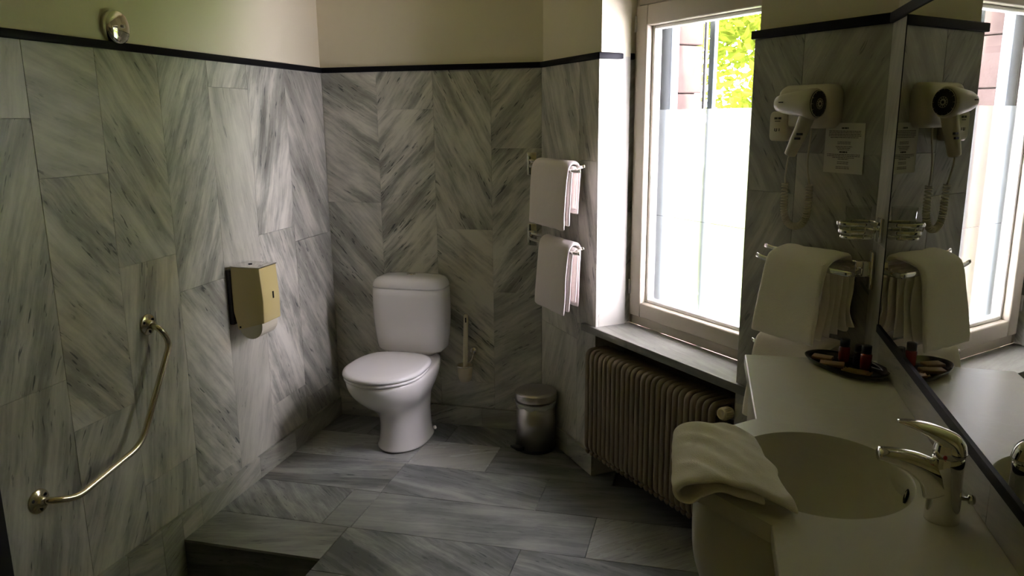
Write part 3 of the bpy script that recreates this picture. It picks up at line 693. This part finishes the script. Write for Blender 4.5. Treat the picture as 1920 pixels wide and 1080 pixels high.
def rail_right(zb, label, visible):
    loc = Vector((XM, 2.165, zb))
    rk = thing('towel_rail', loc, label, 'towel rail', 'double towel rails beside the mirror')
    m = MB(loc); m.box(XM-.011, XM, 2.142, 2.188, zb-.052, zb+.048); bevel(m.build('wall_plate', M['chrome'], rk), .003)
    m = MB(loc); m.box(XM-.046, XM-.010, 2.150, 2.178, zb-.020, zb+.022); bevel(m.build('joint', M['chrome'], rk), .003)
    for off, z, t0 in ((-.040, zb+.012, .925), (-.118, zb-.004, .968)):
        m = MB(loc); t1 = (XM-.05-EE.x-N2.x*off)/D2.x
        pts = [wp(t0, off, z+.006), wp(t0+.025, off, z), wp(t1-.02, off, z), Vector((XM-.03, 2.160, z))]
        m.tube(fillet(pts, .02), .0075, 10, r2=.0035, side=(0,0,1)); m.build('bar', M['chrome'], rk, True)
ZR = 1.128
rail_right(ZR, 'upper chrome double towel rail under the hair dryer', True)
ZR2 = .872
rail_right(ZR2, 'lower chrome double towel rail half hidden by the counter end', True)
def towel_right(zb, drop, tl, t0, t1, seed):
    loc = wp((t0+t1)/2, -.08, zb)
    tt = thing('hanging_towel', loc, tl, 'towel', 'towels beside the mirror'); m = MB(loc); zt = zb + .030
    towel_sheet(m, wp, [(-.016, zt-drop*.90), (-.022, zt-.10), (-.030, zt-.02), (-.046, zt), (-.108, zt-.014), (-.128, zt-.045), (-.142, zt-.13), (-.156, zt-drop)], .013, t0, t1, 26, .006, seed, shear=-.03)
    ins = MB(loc)
    for k, (o, e) in enumerate([(-.112, .004), (-.094, .010), (-.076, .014), (-.056, .018), (-.038, .020)]):
        towel_sheet(ins, wp, [(o, zt-.03), (o+.003, zt-.09), (o-.004, zt-.15), (o-.010*(2-k), zt-drop*.95+.006*k)], .011, t0+.03, t1+e-.004, 14, .008, seed+k*3.7, shear=-.01)
    subsurf(m.build('cloth', M['towel2'], tt, True), 1)
    tag(subsurf(ins.build('inner_folds', M['towel2'], tt, True), 1), 'pleated inner layers of the towel')
towel_right(ZR, .235, 'upper thick white towel hanging from the rail under the hair dryer', 1.008, 1.222, 2.2)
towel_right(ZR2+.012, .26, 'lower white towel on the rail, mostly hidden behind the counter', .990, 1.225, 5.2)

# ------------------------------------------------------------------ chrome grab bar, bell, dispenser on the left wall
gb = thing('grab_bar', (XL, 1.9, .42), 'bent metal grab bar fixed to the left marble wall', 'grab bar')
o3 = (XL, 1.9, .42)
m = MB(o3)
pa = fillet([(XL+.004,2.175,.842),(XL+.055,2.168,.836),(XL+.062,2.205,.775),(XL+.062,2.016,.475),(XL+.062,1.735,.428),(XL+.045,1.675,.446),(XL+.004,1.66,.448)], .055, 8)
m.tube(pa, .0105, 14); m.build('bar', M['brass'], gb, True)
for y, z in ((2.178, .842), (1.658, .446)):
    m = MB(o3); m.lathe([(.037,0),(.037,.003),(.033,.006),(.018,.008),(.015,.020),(.0125,.022)], (XL, y, z), 28, (1,0,0))
    fl_ = m.build('flange', M['brass'], gb, True)
    for a in (.6, 2.7, 4.8): MB(o3).lathe([(.005,.004),(.005,.008),(.002,.009)], (XL, y+.025*math.cos(a), z+.025*math.sin(a)), 10, (1,0,0)).build('screw', M['black'], fl_, True)
bl = thing('wall_button', (XL, 2.18, 1.816), 'round chrome dome with small button on the wall above the black trim', 'button')
m = MB((XL,2.18,1.816)); m.lathe([(.052,-.010),(.052,.010),(.050,.018),(.044,.022),(.030,.0265),(.012,.029),(.001,.0295)], (XL, 2.18, 1.816), 40, (1,0,0)); m.build('dome', M['chrome'], bl, True)
m = MB((XL,2.18,1.816)); m.lathe([(.006,.026),(.006,.035),(.003,.037)], (XL, 2.183, 1.818), 14, (1,0,0)); m.build('button', M['steel'], bl, True)

dsx = XL
dp = thing('paper_dispenser', (dsx, 2.72, .72), 'polished metal paper dispenser on the left wall above the grab bar', 'dispenser')
od = (dsx, 2.72, .72)
prof = [(.022,.957),(.150,.954),(.158,.820),(.155,.733),(.036,.700),(.012,.808)]
ya, yb_ = 2.642, 2.765
m = MB(od); vs = [(dsx+x, ya, z) for x, z in prof] + [(dsx+x, yb_, z) for x, z in prof]; n = 6
m.add(vs, [list(range(n)), list(range(n,2*n))[::-1]] + [(i,(i+1)%n,(i+1)%n+n,i+n) for i in range(n)])
bevel(m.build('housing', M['polsteel'], dp), .003)
m = MB(od); m.box(dsx, dsx+.021, ya-.004, yb_+.004, .72, .945); bevel(m.build('black_back', M['blackpl'], dp), .003)  # black box filling the gap between housing and wall
m = MB(od); m.hexa([(dsx+.020,ya-.002,.9572),(dsx+.153,ya-.002,.9545),(dsx+.153,yb_+.002,.9545),(dsx+.020,yb_+.002,.9572),(dsx+.020,ya-.002,.962),(dsx+.153,ya-.002,.959),(dsx+.153,yb_+.002,.959),(dsx+.020,yb_+.002,.962)])
bevel(m.build('top_cover', M['chrome'], dp), .0015)
m = MB(od); m.lathe([(.008,0),(.008,.002),(.003,.003)], (dsx+.075, 2.70, .961), 16); m.build('lock', M['black'], dp, True)
m = MB(od); m.box(dsx+.1575, dsx+.1600, 2.712, 2.719, .822, .850); m.build('view_slot', M['black'], dp)
rl = []
for i in range(17):
    a = PI*i/16; rl.append((dsx+.090 + .052*math.cos(a), .716 - .052*math.sin(a)))
rl = [(dsx+.142,.735)] + rl + [(dsx+.038,.735)]
m = MB(od); n = len(rl); vs = [(x, ya+.004, z) for x, z in rl] + [(x, yb_-.006, z) for x, z in rl]
m.add(vs, [list(range(n)), list(range(n,2*n))[::-1]] + [(i,(i+1)%n,(i+1)%n+n,i+n) for i in range(n)]); m.build('roll_guard', M['tissue'], dp)
m = MB(od); m.lathe([(.004,0),(.004,.002),(.002,.003)], (dsx+.046, ya, .712), 12, (0,-1,0)); m.build('rivet', M['black'], dp, True)

# ------------------------------------------------------------------ vanity
van = thing('vanity_counter', (.25, 1.4, 0), 'grey-white stone vanity counter with moulded round basin along the mirror wall', 'vanity')
vo = (.25, 1.4, 0)
bulge = [(.108,1.559),(-.008,1.443),(-.008,1.241),(.111,1.124)]
outline = [(XM,2.028),(.103,2.012)] + bulge + [(.112,.25),(XM,.25)]
bc = Vector((.203, 1.338)); ra, rb = .150, .170
# top around the basin: fan between the basin rim and the outline of the middle part
mid = [(XM,1.559)] + bulge + [(XM,1.124)]
def hit(a):
    d = Vector((math.cos(a), math.sin(a))); best = None
    for i in range(len(mid)):
        p, q = Vector(mid[i]), Vector(mid[(i+1)%len(mid)]); e = q-p; den = d.x*e.y - d.y*e.x
        if abs(den) < 1e-9: continue
        w = p-bc; t = (w.x*e.y - w.y*e.x)/den; u = (w.x*d.y - w.y*d.x)/den
        if t > 0 and -1e-6 <= u <= 1+1e-6 and (best is None or t < best): best = t
    return bc + d*best
angs = sorted([2*PI*i/72 for i in range(72)] + [math.atan2(p[1]-bc.y, p[0]-bc.x) % (2*PI) for p in mid])
m = MB(vo); n = len(angs)
ell = lambda a, k, z: Vector((bc.x + ra*k*math.cos(a), bc.y + rb*k*math.sin(a), z))
def eang(a): return math.atan2(math.sin(a)/rb, math.cos(a)/ra)
vs = [(*hit(a), ZC) for a in angs] + [ell(eang(a), 1.0, ZC) for a in angs]
m.add(vs, [(i,(i+1)%n,(i+1)%n+n,i+n) for i in range(n)])
m.add([(XM,1.559,ZC),(.108,1.559,ZC),(.103,2.012,ZC),(XM,2.028,ZC)], [(0,1,2,3)]); m.add([(XM,.25,ZC),(.112,.25,ZC),(.111,1.124,ZC),(XM,1.124,ZC)], [(0,1,2,3)])
n2_ = len(outline); m.add([(*p, ZC) for p in outline] + [(*p, ZC-.030) for p in outline], [(i,(i+1)%n2_,(i+1)%n2_+n2_,i+n2_) for i in range(n2_)])
# underside at the two ends
m.add([(XM,1.559,ZC-.03),(.108,1.559,ZC-.03),(.103,2.012,ZC-.03),(XM,2.028,ZC-.03)], [(0,1,2,3)]); m.add([(XM,.25,ZC-.03),(.112,.25,ZC-.03),(.111,1.124,ZC-.03),(XM,1.124,ZC-.03)], [(0,1,2,3)])
wt = m.build('worktop', M['counter'], van)
bmm = bmesh.new(); bmm.from_mesh(wt.data); bmesh.ops.remove_doubles(bmm, verts=bmm.verts, dist=.0004); bmesh.ops.recalc_face_normals(bmm, faces=bmm.faces); bmm.to_mesh(wt.data); bmm.free()
bevel(wt, .003, 2, .9)
for p in wt.data.polygons: p.use_smooth = False
m = MB(vo); rings = []
for k, z in [(1.0,0),(.992,-.0015),(.984,-.005),(.975,-.012)] + [(.975*math.cos(a), -.012-.135*math.sin(a)) for a in [PI/2*i/14 for i in range(1, 14)]] + [(.09,-.1468)]:
    rings.append([ell(2*PI*i/64, k, ZC+z) for i in range(64)])
m.loft(rings, False, True); bas = m.build('basin', M['counter'], van, True)
m = MB(vo); m.lathe([(.030,0),(.030,.003),(.024,.004),(.020,.002),(.002,.003)], (bc.x, bc.y, ZC-.1465), 24); m.build('drain', M['chrome'], bas, True)
m = MB(vo); oc = Vector((bc.x + ra*.945, bc.y + rb*.02, ZC-.034)); m.lathe([(.013,0),(.013,.003),(.010,.004),(.009,.001)], oc + Vector((.003,0,0)), 20, (-1,.2,.25)); m.build('overflow', M['black'], bas, True)
# apron under the basin
def inset(poly, d):
    P = [Vector(p) for p in poly]; c = Vector((.26, 1.3415)); return [c + (p-c)*(1-d) for p in P]
ap_poly = []
for i in range(len(bulge)-1):
    a, b = Vector(bulge[i]), Vector(bulge[i+1])
    for k in range(4): ap_poly.append(a + (b-a)*k/4)
ap_poly = [Vector((.36,1.555))] + ap_poly + [Vector(bulge[-1]), Vector((.36,1.126))]
m = MB(vo); m.loft([[Vector((p.x, p.y, z)) for p in inset(ap_poly, d)] for z, d in [(ZC-.031,.016),(.86,.006),(.82,.003),(.78,.012),(.74,.045),(.70,.11),(.665,.20),(.64,.32),(.63,.45)]], False, True)
subsurf(m.build('apron', M['counter'], van, True), 1)
bevel(MB(vo).box(.124, XM-.002, .27, 1.118, .05, ZC-.031).build('cabinet', M['counter'], van), .003)
bevel(MB(vo).box(.118, XM-.002, 1.562, 2.005, .70, ZC-.031).build('front_panel', M['counter'], van), .003)
# mirror
mir = thing('mirror', (XM, 1.1, ZMB), 'large frameless wall mirror above the vanity counter', 'mirror')
m = MB((XM,1.1,ZMB)); m.box(XM-.006, XM+.004, .25, YMIR, ZMB+.0185, ZT-.001); m.build('mirror_glass', M['mirror'], mir)
m = MB((XM,1.1,ZMB)); m.box(XM-.010, XM+.004, .25, YMIR+.001, ZMB, ZMB+.018); m.build('edge_strip', M['black'], mir)
m = MB((XM,1.1,ZMB)); m.box(XM-.007, XM+.004, YMIR, YMIR+.0025, ZMB+.018, ZT-.001); m.build('side_edge', M['black'], mir)

# tap
tx, ty = .362, 1.203
tp = thing('basin_tap', (tx, ty, ZC), 'chrome single-lever mixer tap on the vanity counter', 'tap'); to = (tx, ty, ZC)
m = MB(to)
def oval(z, w, d, cx=0.0, n=32): return [Vector((tx + cx + w*math.cos(2*PI*i/n), ty + d*math.sin(2*PI*i/n), ZC+z)) for i in range(n)]
m.loft([oval(0,.0245,.0235),oval(.004,.0245,.0235),(oval(.03,.0235,.0225)),oval(.06,.0225,.0218),oval(.085,.0222,.0215),oval(.101,.0222,.0215),oval(.103,.021,.020)]); m.build('body', M['chrome'], tp, True)
m = MB(to); sp = spline([(tx-.004,ty,ZC+.050),(tx-.020,ty,ZC+.072),(tx-.045,ty,ZC+.087),(tx-.072,ty,ZC+.095),(tx-.097,ty,ZC+.098)], 6)
nn = len(sp); m.tube(sp, [.0215 - .006*i/(nn-1) for i in range(nn)], 18, r2=[.030 - .0205*(i/(nn-1))**.75 for i in range(nn)], side=(0,1,0)); m.build('spout', M['chrome'], tp, True)
m = MB(to); m.loft([oval(.1045,.0222,.0215),oval(.112,.0222,.0215),oval(.122,.0195,.019,-.001),oval(.130,.013,.013,-.003),oval(.133,.004,.004,-.004)]); m.build('cap', M['chrome'], tp, True)
m = MB(to); lv = spline([(tx+.006,ty,ZC+.108),(tx+.003,ty,ZC+.122),(tx-.010,ty,ZC+.132),(tx-.030,ty,ZC+.142),(tx-.052,ty,ZC+.149),(tx-.074,ty,ZC+.1525)], 6)
nn = len(lv); m.tube(lv, [.0200 - .003*i/(nn-1) - (.010*max(0, i/(nn-1)-.75)/.25) for i in range(nn)], 18, r2=[.0195 - .0178*(i/(nn-1))**1.25 for i in range(nn)], side=(0,1,0)); m.build('lever', M['chrome'], tp, True)
m = MB(to); m.lathe([(.0032,0),(.0032,.001),(.0005,.0015)], (tx-.010, ty-.0190, ZC+.1075), 12, (0,-1,0)); tag(m.build('temperature_dot', simple('red_dot', (.5,.03,.02), .4), tp, True), 'small red dot')
m = MB(to); m.lathe([(.003,0),(.003,.010),(.007,.011),(.008,.016),(.006,.020),(.001,.021)], (tx+.021, ty-.002, ZC+.038), 14, (1,-.1,.0)); m.build('plug_knob', M['chrome'], tp, True)

# face towel draped over the front of the basin
ft = thing('face_towel', (.05, 1.3, ZC), 'white towel folded over the front edge of the basin', 'towel'); fo = Vector((.05, 1.3, ZC))
def face_towel():
    m = MB(fo)
    near = [(.150,.930),(.118,.942),(.085,.953),(.050,.959),(.010,.959),(-.020,.948),(-.034,.930),(-.026,.916),(-.008,.917),(.008,.933),(.030,.943),(.065,.942),(.100,.934)]
    far = [(.092,.938),(.082,.944),(.064,.950),(.038,.952),(.004,.951),(-.026,.943),(-.046,.926),(-.042,.907),(-.022,.906),(-.010,.920),(.010,.932),(.050,.933),(.088,.929)]
    y0, y1 = 1.168, 1.425; nseg = 34; rings = []
    for i in range(nseg+1):
        s = i/nseg
        pa_ = [Vector((a[0]*(1-s)+b[0]*s, a[1]*(1-s)+b[1]*s, 0)) for a, b in zip(near, far)]
        pth = [tuple(p)[:2] for p in spline(pa_, 5)]
        edge = min(s, 1-s)*(y1-y0); th = .0112
        k = min(1, edge/.008); kk = .35 + .65*math.sqrt(max(0, 1-(1-k)**2))
        ring = []
        for q in offset_loop(pth, th*kk):
            y = y0 + (y1-y0)*s
            # the free flap end slants away towards the far side
            sh = .34*(q.x+.02) if s < .5 else .30*(q.x+.02)
            y = y - .10*q.x*(1-s)*1.2 + (.012 - .25*max(0, q.x-.03))*s
            n1_ = noise.noise(Vector((q.x*16+1, y*14, q.y*10))); n2_2 = noise.noise(Vector((q.x*40+5, y*34, q.y*20)))
            wr_ = .0042*math.sin((q.x*.9+y)*95 + 3*n1_)*max(0, 1-abs(q.x-.02)/.08) if q.y > .93 else 0
            ring.append(Vector((q.x + .002*n2_2, y, q.y + .004*n1_ + .0014*n2_2 + wr_*.8)))
        rings.append(ring)
    towel_loft(m, rings)
    # loose flap lying towards the bowl
    ny, nx = 16, 10; top = []; bot = []
    for j in range(ny+1):
        y = 1.188 + (1.447-1.188)*j/ny
        xr = .118 + (.134-.118)*(y-1.188)/(1.300-1.188) if y < 1.300 else .134 - (.134-.080)*(y-1.300)/(1.447-1.300)
        for i in range(nx+1):
            x = .030 + (xr-.030)*i/nx; e = min(i/nx, 1)
            z = .9475 - .016*e**2 + .0022*noise.noise(Vector((x*22, y*20, 3))) + .0010*math.sin(y*70 + x*30)
            top.append(Vector((x, y, z))); bot.append(Vector((x, y, z-.0065)))
    W = nx+1; n0 = len(top); fs = []
    for j in range(ny):
        for i in range(nx): a = j*W+i; fs += [(a, a+1, a+W+1, a+W), (n0+a, n0+a+W, n0+a+W+1, n0+a+1)]
    for i in range(nx): fs += [(i, n0+i, n0+i+1, i+1), (ny*W+i, ny*W+i+1, n0+ny*W+i+1, n0+ny*W+i)]
    for j in range(ny): fs += [(j*W, j*W+W, n0+j*W+W, n0+j*W), (j*W+nx, n0+j*W+nx, n0+j*W+W+nx, j*W+W+nx)]
    m.add(top + bot, fs)
    subsurf(m.build('cloth', M['towel2'], ft, True), 1)
face_towel()

# tray with toiletries
tc_ = Vector((.336, 1.940)); tz = ZC
ta = math.radians(-52)
def tpt(u, v, z): return Vector((tc_.x + u*math.cos(ta) - v*math.sin(ta), tc_.y + u*math.sin(ta) + v*math.cos(ta), z))
ty_ = thing('toiletry_tray', (tc_.x, tc_.y, ZC), 'small black oval tray on the counter beside the mirror', 'tray'); tor = (tc_.x, tc_.y, ZC)
m = MB(tor)
def trg(k, z, n=48): return [tpt(.112*k*math.copysign(abs(math.cos(a))**.85, math.cos(a)), .062*k*math.copysign(abs(math.sin(a))**.85, math.sin(a)), tz+z) for a in [2*PI*i/n for i in range(n)]]
m.loft([trg(.70,.0005), trg(.80,.001), trg(.93,.008), trg(1.0,.016), trg(1.005,.0175), trg(.985,.0175), trg(.91,.010), trg(.79,.0045), trg(.6,.004)]); m.build('dish', M['tray'], ty_, True)
def bottle(u, v, label, cat, mat, h=.052, r=.0135):
    p = tpt(u, v, tz+.0042); b = thing('toiletry_bottle', p, label, cat, 'toiletry bottles on the tray')
    MB().lathe([(r*.92,0),(r,.002),(r,h*.66),(r*.95,h*.70),(r*.62,h*.75),(r*.62,h*.80)], (0,0,0), 24).build('body', M[mat], b, True)
    MB().lathe([(r*.85,h*.745),(r*.85,h*1.08),(r*.8,h*1.10)], (0,0,0), 24).build('cap', M['blackpl'], b, True)
bottle(-.040, .036, 'amber bottle with black cap on the tray, farther from the mirror', 'bottle', 'amber')
bottle(.026, .036, 'amber bottle with black cap on the tray, closest to the mirror', 'bottle', 'amber')
bottle(-.006, .044, 'small dark bottle standing behind and between the two amber bottles', 'bottle', 'blackpl', .046, .010)
def soap(u, v, rz, w, d, h, z, mat, label, tilt=0.0):
    p = tpt(u, v, tz+z); b = thing('soap_packet', p, label, 'soap', 'soap packets on the tray', ta+rz)
    m = MB(); m.box(-w/2, w/2, -d/2, d/2, 0, h); o = bevel(m.build('wrapper', M[mat], b), .002); o.rotation_euler = (tilt, 0, 0)
    if mat == 'foil':
        for s in (-1, 1):
            m = MB(); vs = []; fs = []
            for i in range(9): vs += [(s*w/2, -d/2 + d*i/8, h/2), (s*(w/2+.007), -d/2 + d*i/8 + .001*math.sin(i*2), h/2 + .003*math.sin(i*1.7))]
            for i in range(8): fs.append((2*i, 2*i+1, 2*i+3, 2*i+2))
            m.add(vs, fs)
            o2 = m.build('crimped_end', M['foil'], b); sm = o2.modifiers.new('s', 'SOLIDIFY'); sm.thickness = .0006
soap(-.070, -.004, .55, .048, .030, .008, .0065, 'soap', 'flat kraft-wrapped soap at the far end of the tray')
soap(-.018, -.026, .72, .056, .030, .009, .0062, 'soap', 'kraft-wrapped soap bar lying in the middle of the tray')
soap(.048, -.016, .42, .050, .030, .007, .0062, 'foil', 'shiny film-wrapped soap at the near end of the tray')

# chrome basket with tumbler
hx, hy, hz = .362, 2.100, 1.236
bk = thing('tumbler_basket', (XM, hy, hz), 'chrome wire basket fixed beside the mirror edge', 'basket'); bo = (XM, hy, hz)
m = MB(bo); m.box(XM-.010, XM, hy-.018, hy+.022, hz-.028, hz+.034); bevel(m.build('wall_plate', M['chrome'], bk), .003)
def oring(m, z, a, b, r, r2): m.tube([(hx + a*math.cos(2*PI*i/36), hy + b*math.sin(2*PI*i/36), z) for i in range(36)], r, 8, r2=r2, side=(0,0,1), closed=True)
m = MB(bo); oring(m, hz+.020, .048, .038, .0055, .002); m.build('upper_ring', M['chrome'], bk, True)
m = MB(bo); oring(m, hz, .043, .034, .006, .002); m.build('middle_ring', M['chrome'], bk, True)
m = MB(bo); oring(m, hz-.014, .038, .030, .004, .002)
for k in range(5):
    y = hy + (-.024 + .012*k); w = .038*math.sqrt(max(0, 1-((y-hy)/.030)**2)); m.tube([(hx-w, y, hz-.015), (hx+w, y, hz-.015)], .0018, 6)
m.build('base_grid', M['chrome'], bk, True)
m = MB(bo)
for k in range(8):
    a = 2*PI*k/8+.3; m.tube([(hx+.048*math.cos(a), hy+.038*math.sin(a), hz+.020), (hx+.043*math.cos(a), hy+.034*math.sin(a), hz), (hx+.038*math.cos(a), hy+.030*math.sin(a), hz-.014)], .0016, 6)
m.build('wire_frame', M['chrome'], bk, True)['kind'] = 'stuff'
MB(bo).tube([(XM-.008, hy, hz+.004), (hx+.042, hy, hz+.004)], .006, 10).build('arm', M['chrome'], bk, True)
tm = thing('glass_tumbler', (hx, hy, hz-.012), 'clear drinking glass standing in the chrome basket', 'glass')
MB().lathe([(.024,0),(.026,.002),(.030,.074),(.0288,.074),(.0250,.006),(.002,.005)], (0,0,0), 32, cap1=True).build('tumbler', glass_thin('tumbler_glass', (.95,.96,.95), .004), tm, True)

# ------------------------------------------------------------------ hair dryer on the pier
hd = thing('hair_dryer', wp(1.03, 0, 1.53), 'cream wall-mounted hair dryer with coiled cord on the marble pier', 'hair dryer')
ho = wp(1.03, 0, 1.53)
def rrect(t0, t1, z0, z1, r, off, n=6):
    out = []
    for cx, cz, a0 in ((t1-r, z1-r, 0), (t0+r, z1-r, PI/2), (t0+r, z0+r, PI), (t1-r, z0+r, 1.5*PI)):
        for i in range(n+1):
            a = a0 + PI/2*i/n; out.append(wp(cx + r*math.cos(a), off, cz + r*math.sin(a)))
    return out
m = MB(ho); m.loft([rrect(.940,1.128,1.488,1.606,.030,0), rrect(.940,1.128,1.488,1.606,.030,-.030), rrect(.944,1.124,1.492,1.602,.028,-.040), rrect(.952,1.116,1.500,1.594,.022,-.044)]); m.build('wall_holder', M['cream'], hd, True)
m = MB(ho); m.loft([rrect(.920,.985,1.452,1.535,.014,-.0), rrect(.920,.985,1.452,1.535,.014,-.045), rrect(.924,.981,1.456,1.531,.012,-.050)]); m.build('socket_box', M['cream'], hd, True)
def oshape(cx, cz, w, h, off, n=24): return [wp(cx + w*math.cos(2*PI*i/n), off + 0*i, cz + h*math.sin(2*PI*i/n)) for i in range(n)]
m = MB(ho)
# barrel: from the nozzle (left) to the round grille (right)
def bring(t, off, z, r, rz_, n=24): return [wp(t, off + r*math.cos(2*PI*i/n), z + rz_*math.sin(2*PI*i/n)) for i in range(n)]
m.loft([bring(.972,-.078,1.556,.012,.013), bring(.978,-.078,1.556,.020,.021), bring(1.0,-.079,1.556,.026,.027), bring(1.04,-.08,1.555,.031,.033), bring(1.085,-.082,1.553,.036,.040), bring(1.105,-.082,1.553,.036,.041), bring(1.114,-.082,1.553,.032,.037)])
brl = m.build('barrel', M['cream'], hd, True)
m = MB(ho); m.loft([bring(1.1145,-.082,1.553,.031,.036), bring(1.118,-.082,1.553,.029,.034), bring(1.121,-.082,1.553,.018,.022)])
m.build('intake_backing', M['blackpl'], brl, True)
m = MB(ho)
for k, r in enumerate((.030,.024,.018,.012,.006)): m.tube([wp(1.1175 + .0009*k, -.082 + r*math.cos(2*PI*i/24), 1.553 + r*1.14*math.sin(2*PI*i/24)) for i in range(24)], .0010, 6, closed=True)
for k in range(12): a = 2*PI*k/12; m.tube([wp(1.1215, -.082 + .004*math.cos(a), 1.553 + .004*math.sin(a)), wp(1.1175, -.082 + .031*math.cos(a), 1.553 + .035*math.sin(a))], .0009, 5)
m.build('intake_grille', M['cream'], brl, True)
m = MB(ho); hp = spline([wp(1.085,-.080,1.535), wp(1.072,-.080,1.50), wp(1.048,-.078,1.455), wp(1.028,-.076,1.418)], 6); nn = len(hp)
m.tube(hp, [.024 - .007*i/(nn-1) for i in range(nn)], 18, r2=[.021 - .006*i/(nn-1) for i in range(nn)]); m.build('handle', M['cream'], hd, True)
m = MB(ho)
for k, (t, z) in enumerate(((1.075, 1.474), (1.068, 1.462))): m.wbox(t-.008, t+.008, -.1015+.001*k, -.095, z-.003, z+.003)
m.build('switch', M['blackpl'], hd)
m = MB(ho)   # printed marks on the socket box
m.wbox(.940,.951,-.0506,-.050,1.513,1.519); m.wbox(.954,.965,-.0506,-.050,1.513,1.519); m.wbox(.942,.962,-.0506,-.050,1.507,1.509)
for x in (.942,.949,.958): m.wbox(x, x+.003, -.0506, -.050, 1.480, 1.488)
m.wbox(.9450,.9500,-.0506,-.050,1.479,1.481)
m.build('printed_mark', M['ink'], hd)
m = MB(ho)
m.wbox(1.006,1.020,-.1105,-.107,1.5575,1.5605); m.build('maker_mark', M['ink'], hd)
# coiled cord
def cord():
    m = MB(ho); up_ = [wp(1.030,-.076,1.425), wp(1.018,-.072,1.400), wp(.998,-.055,1.36), wp(.990,-.045,1.335)]
    coilc = spline([wp(.990,-.045,1.335), wp(.988,-.042,1.29), wp(.990,-.042,1.25), wp(1.005,-.042,1.222), wp(1.030,-.042,1.214), wp(1.056,-.042,1.224), wp(1.070,-.042,1.252), wp(1.073,-.042,1.29), wp(1.072,-.042,1.335)], 24)
    dn_ = [wp(1.072,-.042,1.335), wp(1.058,-.036,1.37), wp(1.050,-.030,1.41), wp(1.048,-.022,1.46), wp(1.046,-.02,1.49)]
    m.tube(spline(up_, 6), .0026, 7); m.tube(spline(dn_, 6), .0026, 7)
    turns = 42; L = len(coilc); pts = []; ref = Vector((N2.x, N2.y, 0)); K = turns*9
    for i in range(K+1):
        s = i/K*(L-1); k = min(int(s), L-2); p = coilc[k].lerp(coilc[k+1], s-k); t = (coilc[k+1]-coilc[k]).normalized(); a = ref; b = t.cross(a).normalized()
        an = 2*PI*turns*i/K; pts.append(p + (a*math.cos(an) + b*math.sin(an))*.0085)
    m.tube(pts, .0023, 5)
    m.build('coiled_cord', M['cream'], hd, True)
cord()
# printed notice taped to the marble
no = thing('notice', wp(1.143, 0, 1.435), 'white printed notice sheet taped to the marble beside the hair dryer', 'notice')
nn_ = wp(1.143, 0, 1.435)
m = MB(nn_); m.hexa([wp(1.082,-.0025,1.370),wp(1.206,-.0025,1.368),wp(1.206,-.0012,1.368),wp(1.082,-.0012,1.370),wp(1.081,-.0025,1.503),wp(1.205,-.0025,1.502),wp(1.205,-.0012,1.502),wp(1.081,-.0012,1.503)]); m.build('sheet', M['paper'], no)
m = MB(nn_); rnd = random.Random(5)
lines = [(1.489,.5,.18,.004)] + [(1.481-.0042*i, .5, .86-.1*(i == 4), .0016) for i in range(5)] + [(1.452-.0042*i, .5, .36, .0015) for i in range(2)] + [(1.440-.0042*i, .5, .44-.06*i, .0015) for i in range(3)] + [(1.4255,.5,.22,.004)] + [(1.419-.0042*i,.5,.88-.3*(i>1)*(i-1),.0016) for i in range(4)] + [(1.399-.0042*i,.5,.30,.0015) for i in range(2)] + [(1.386-.0042*i,.5,.36,.0015) for i in range(2)]
for z, c, w, h in lines:
    x0 = 1.1435 - .118*w/2; x1 = 1.1435 + .118*w/2; x = x0
    while x < x1 - .001:
        l = min(rnd.uniform(.003, .010), x1-x); m.wbox(x, x+l, -.0029, -.0024, z-h/2, z+h/2); x += l + .0014
m.build('printed_text', M['ink'], no)['kind'] = 'stuff'
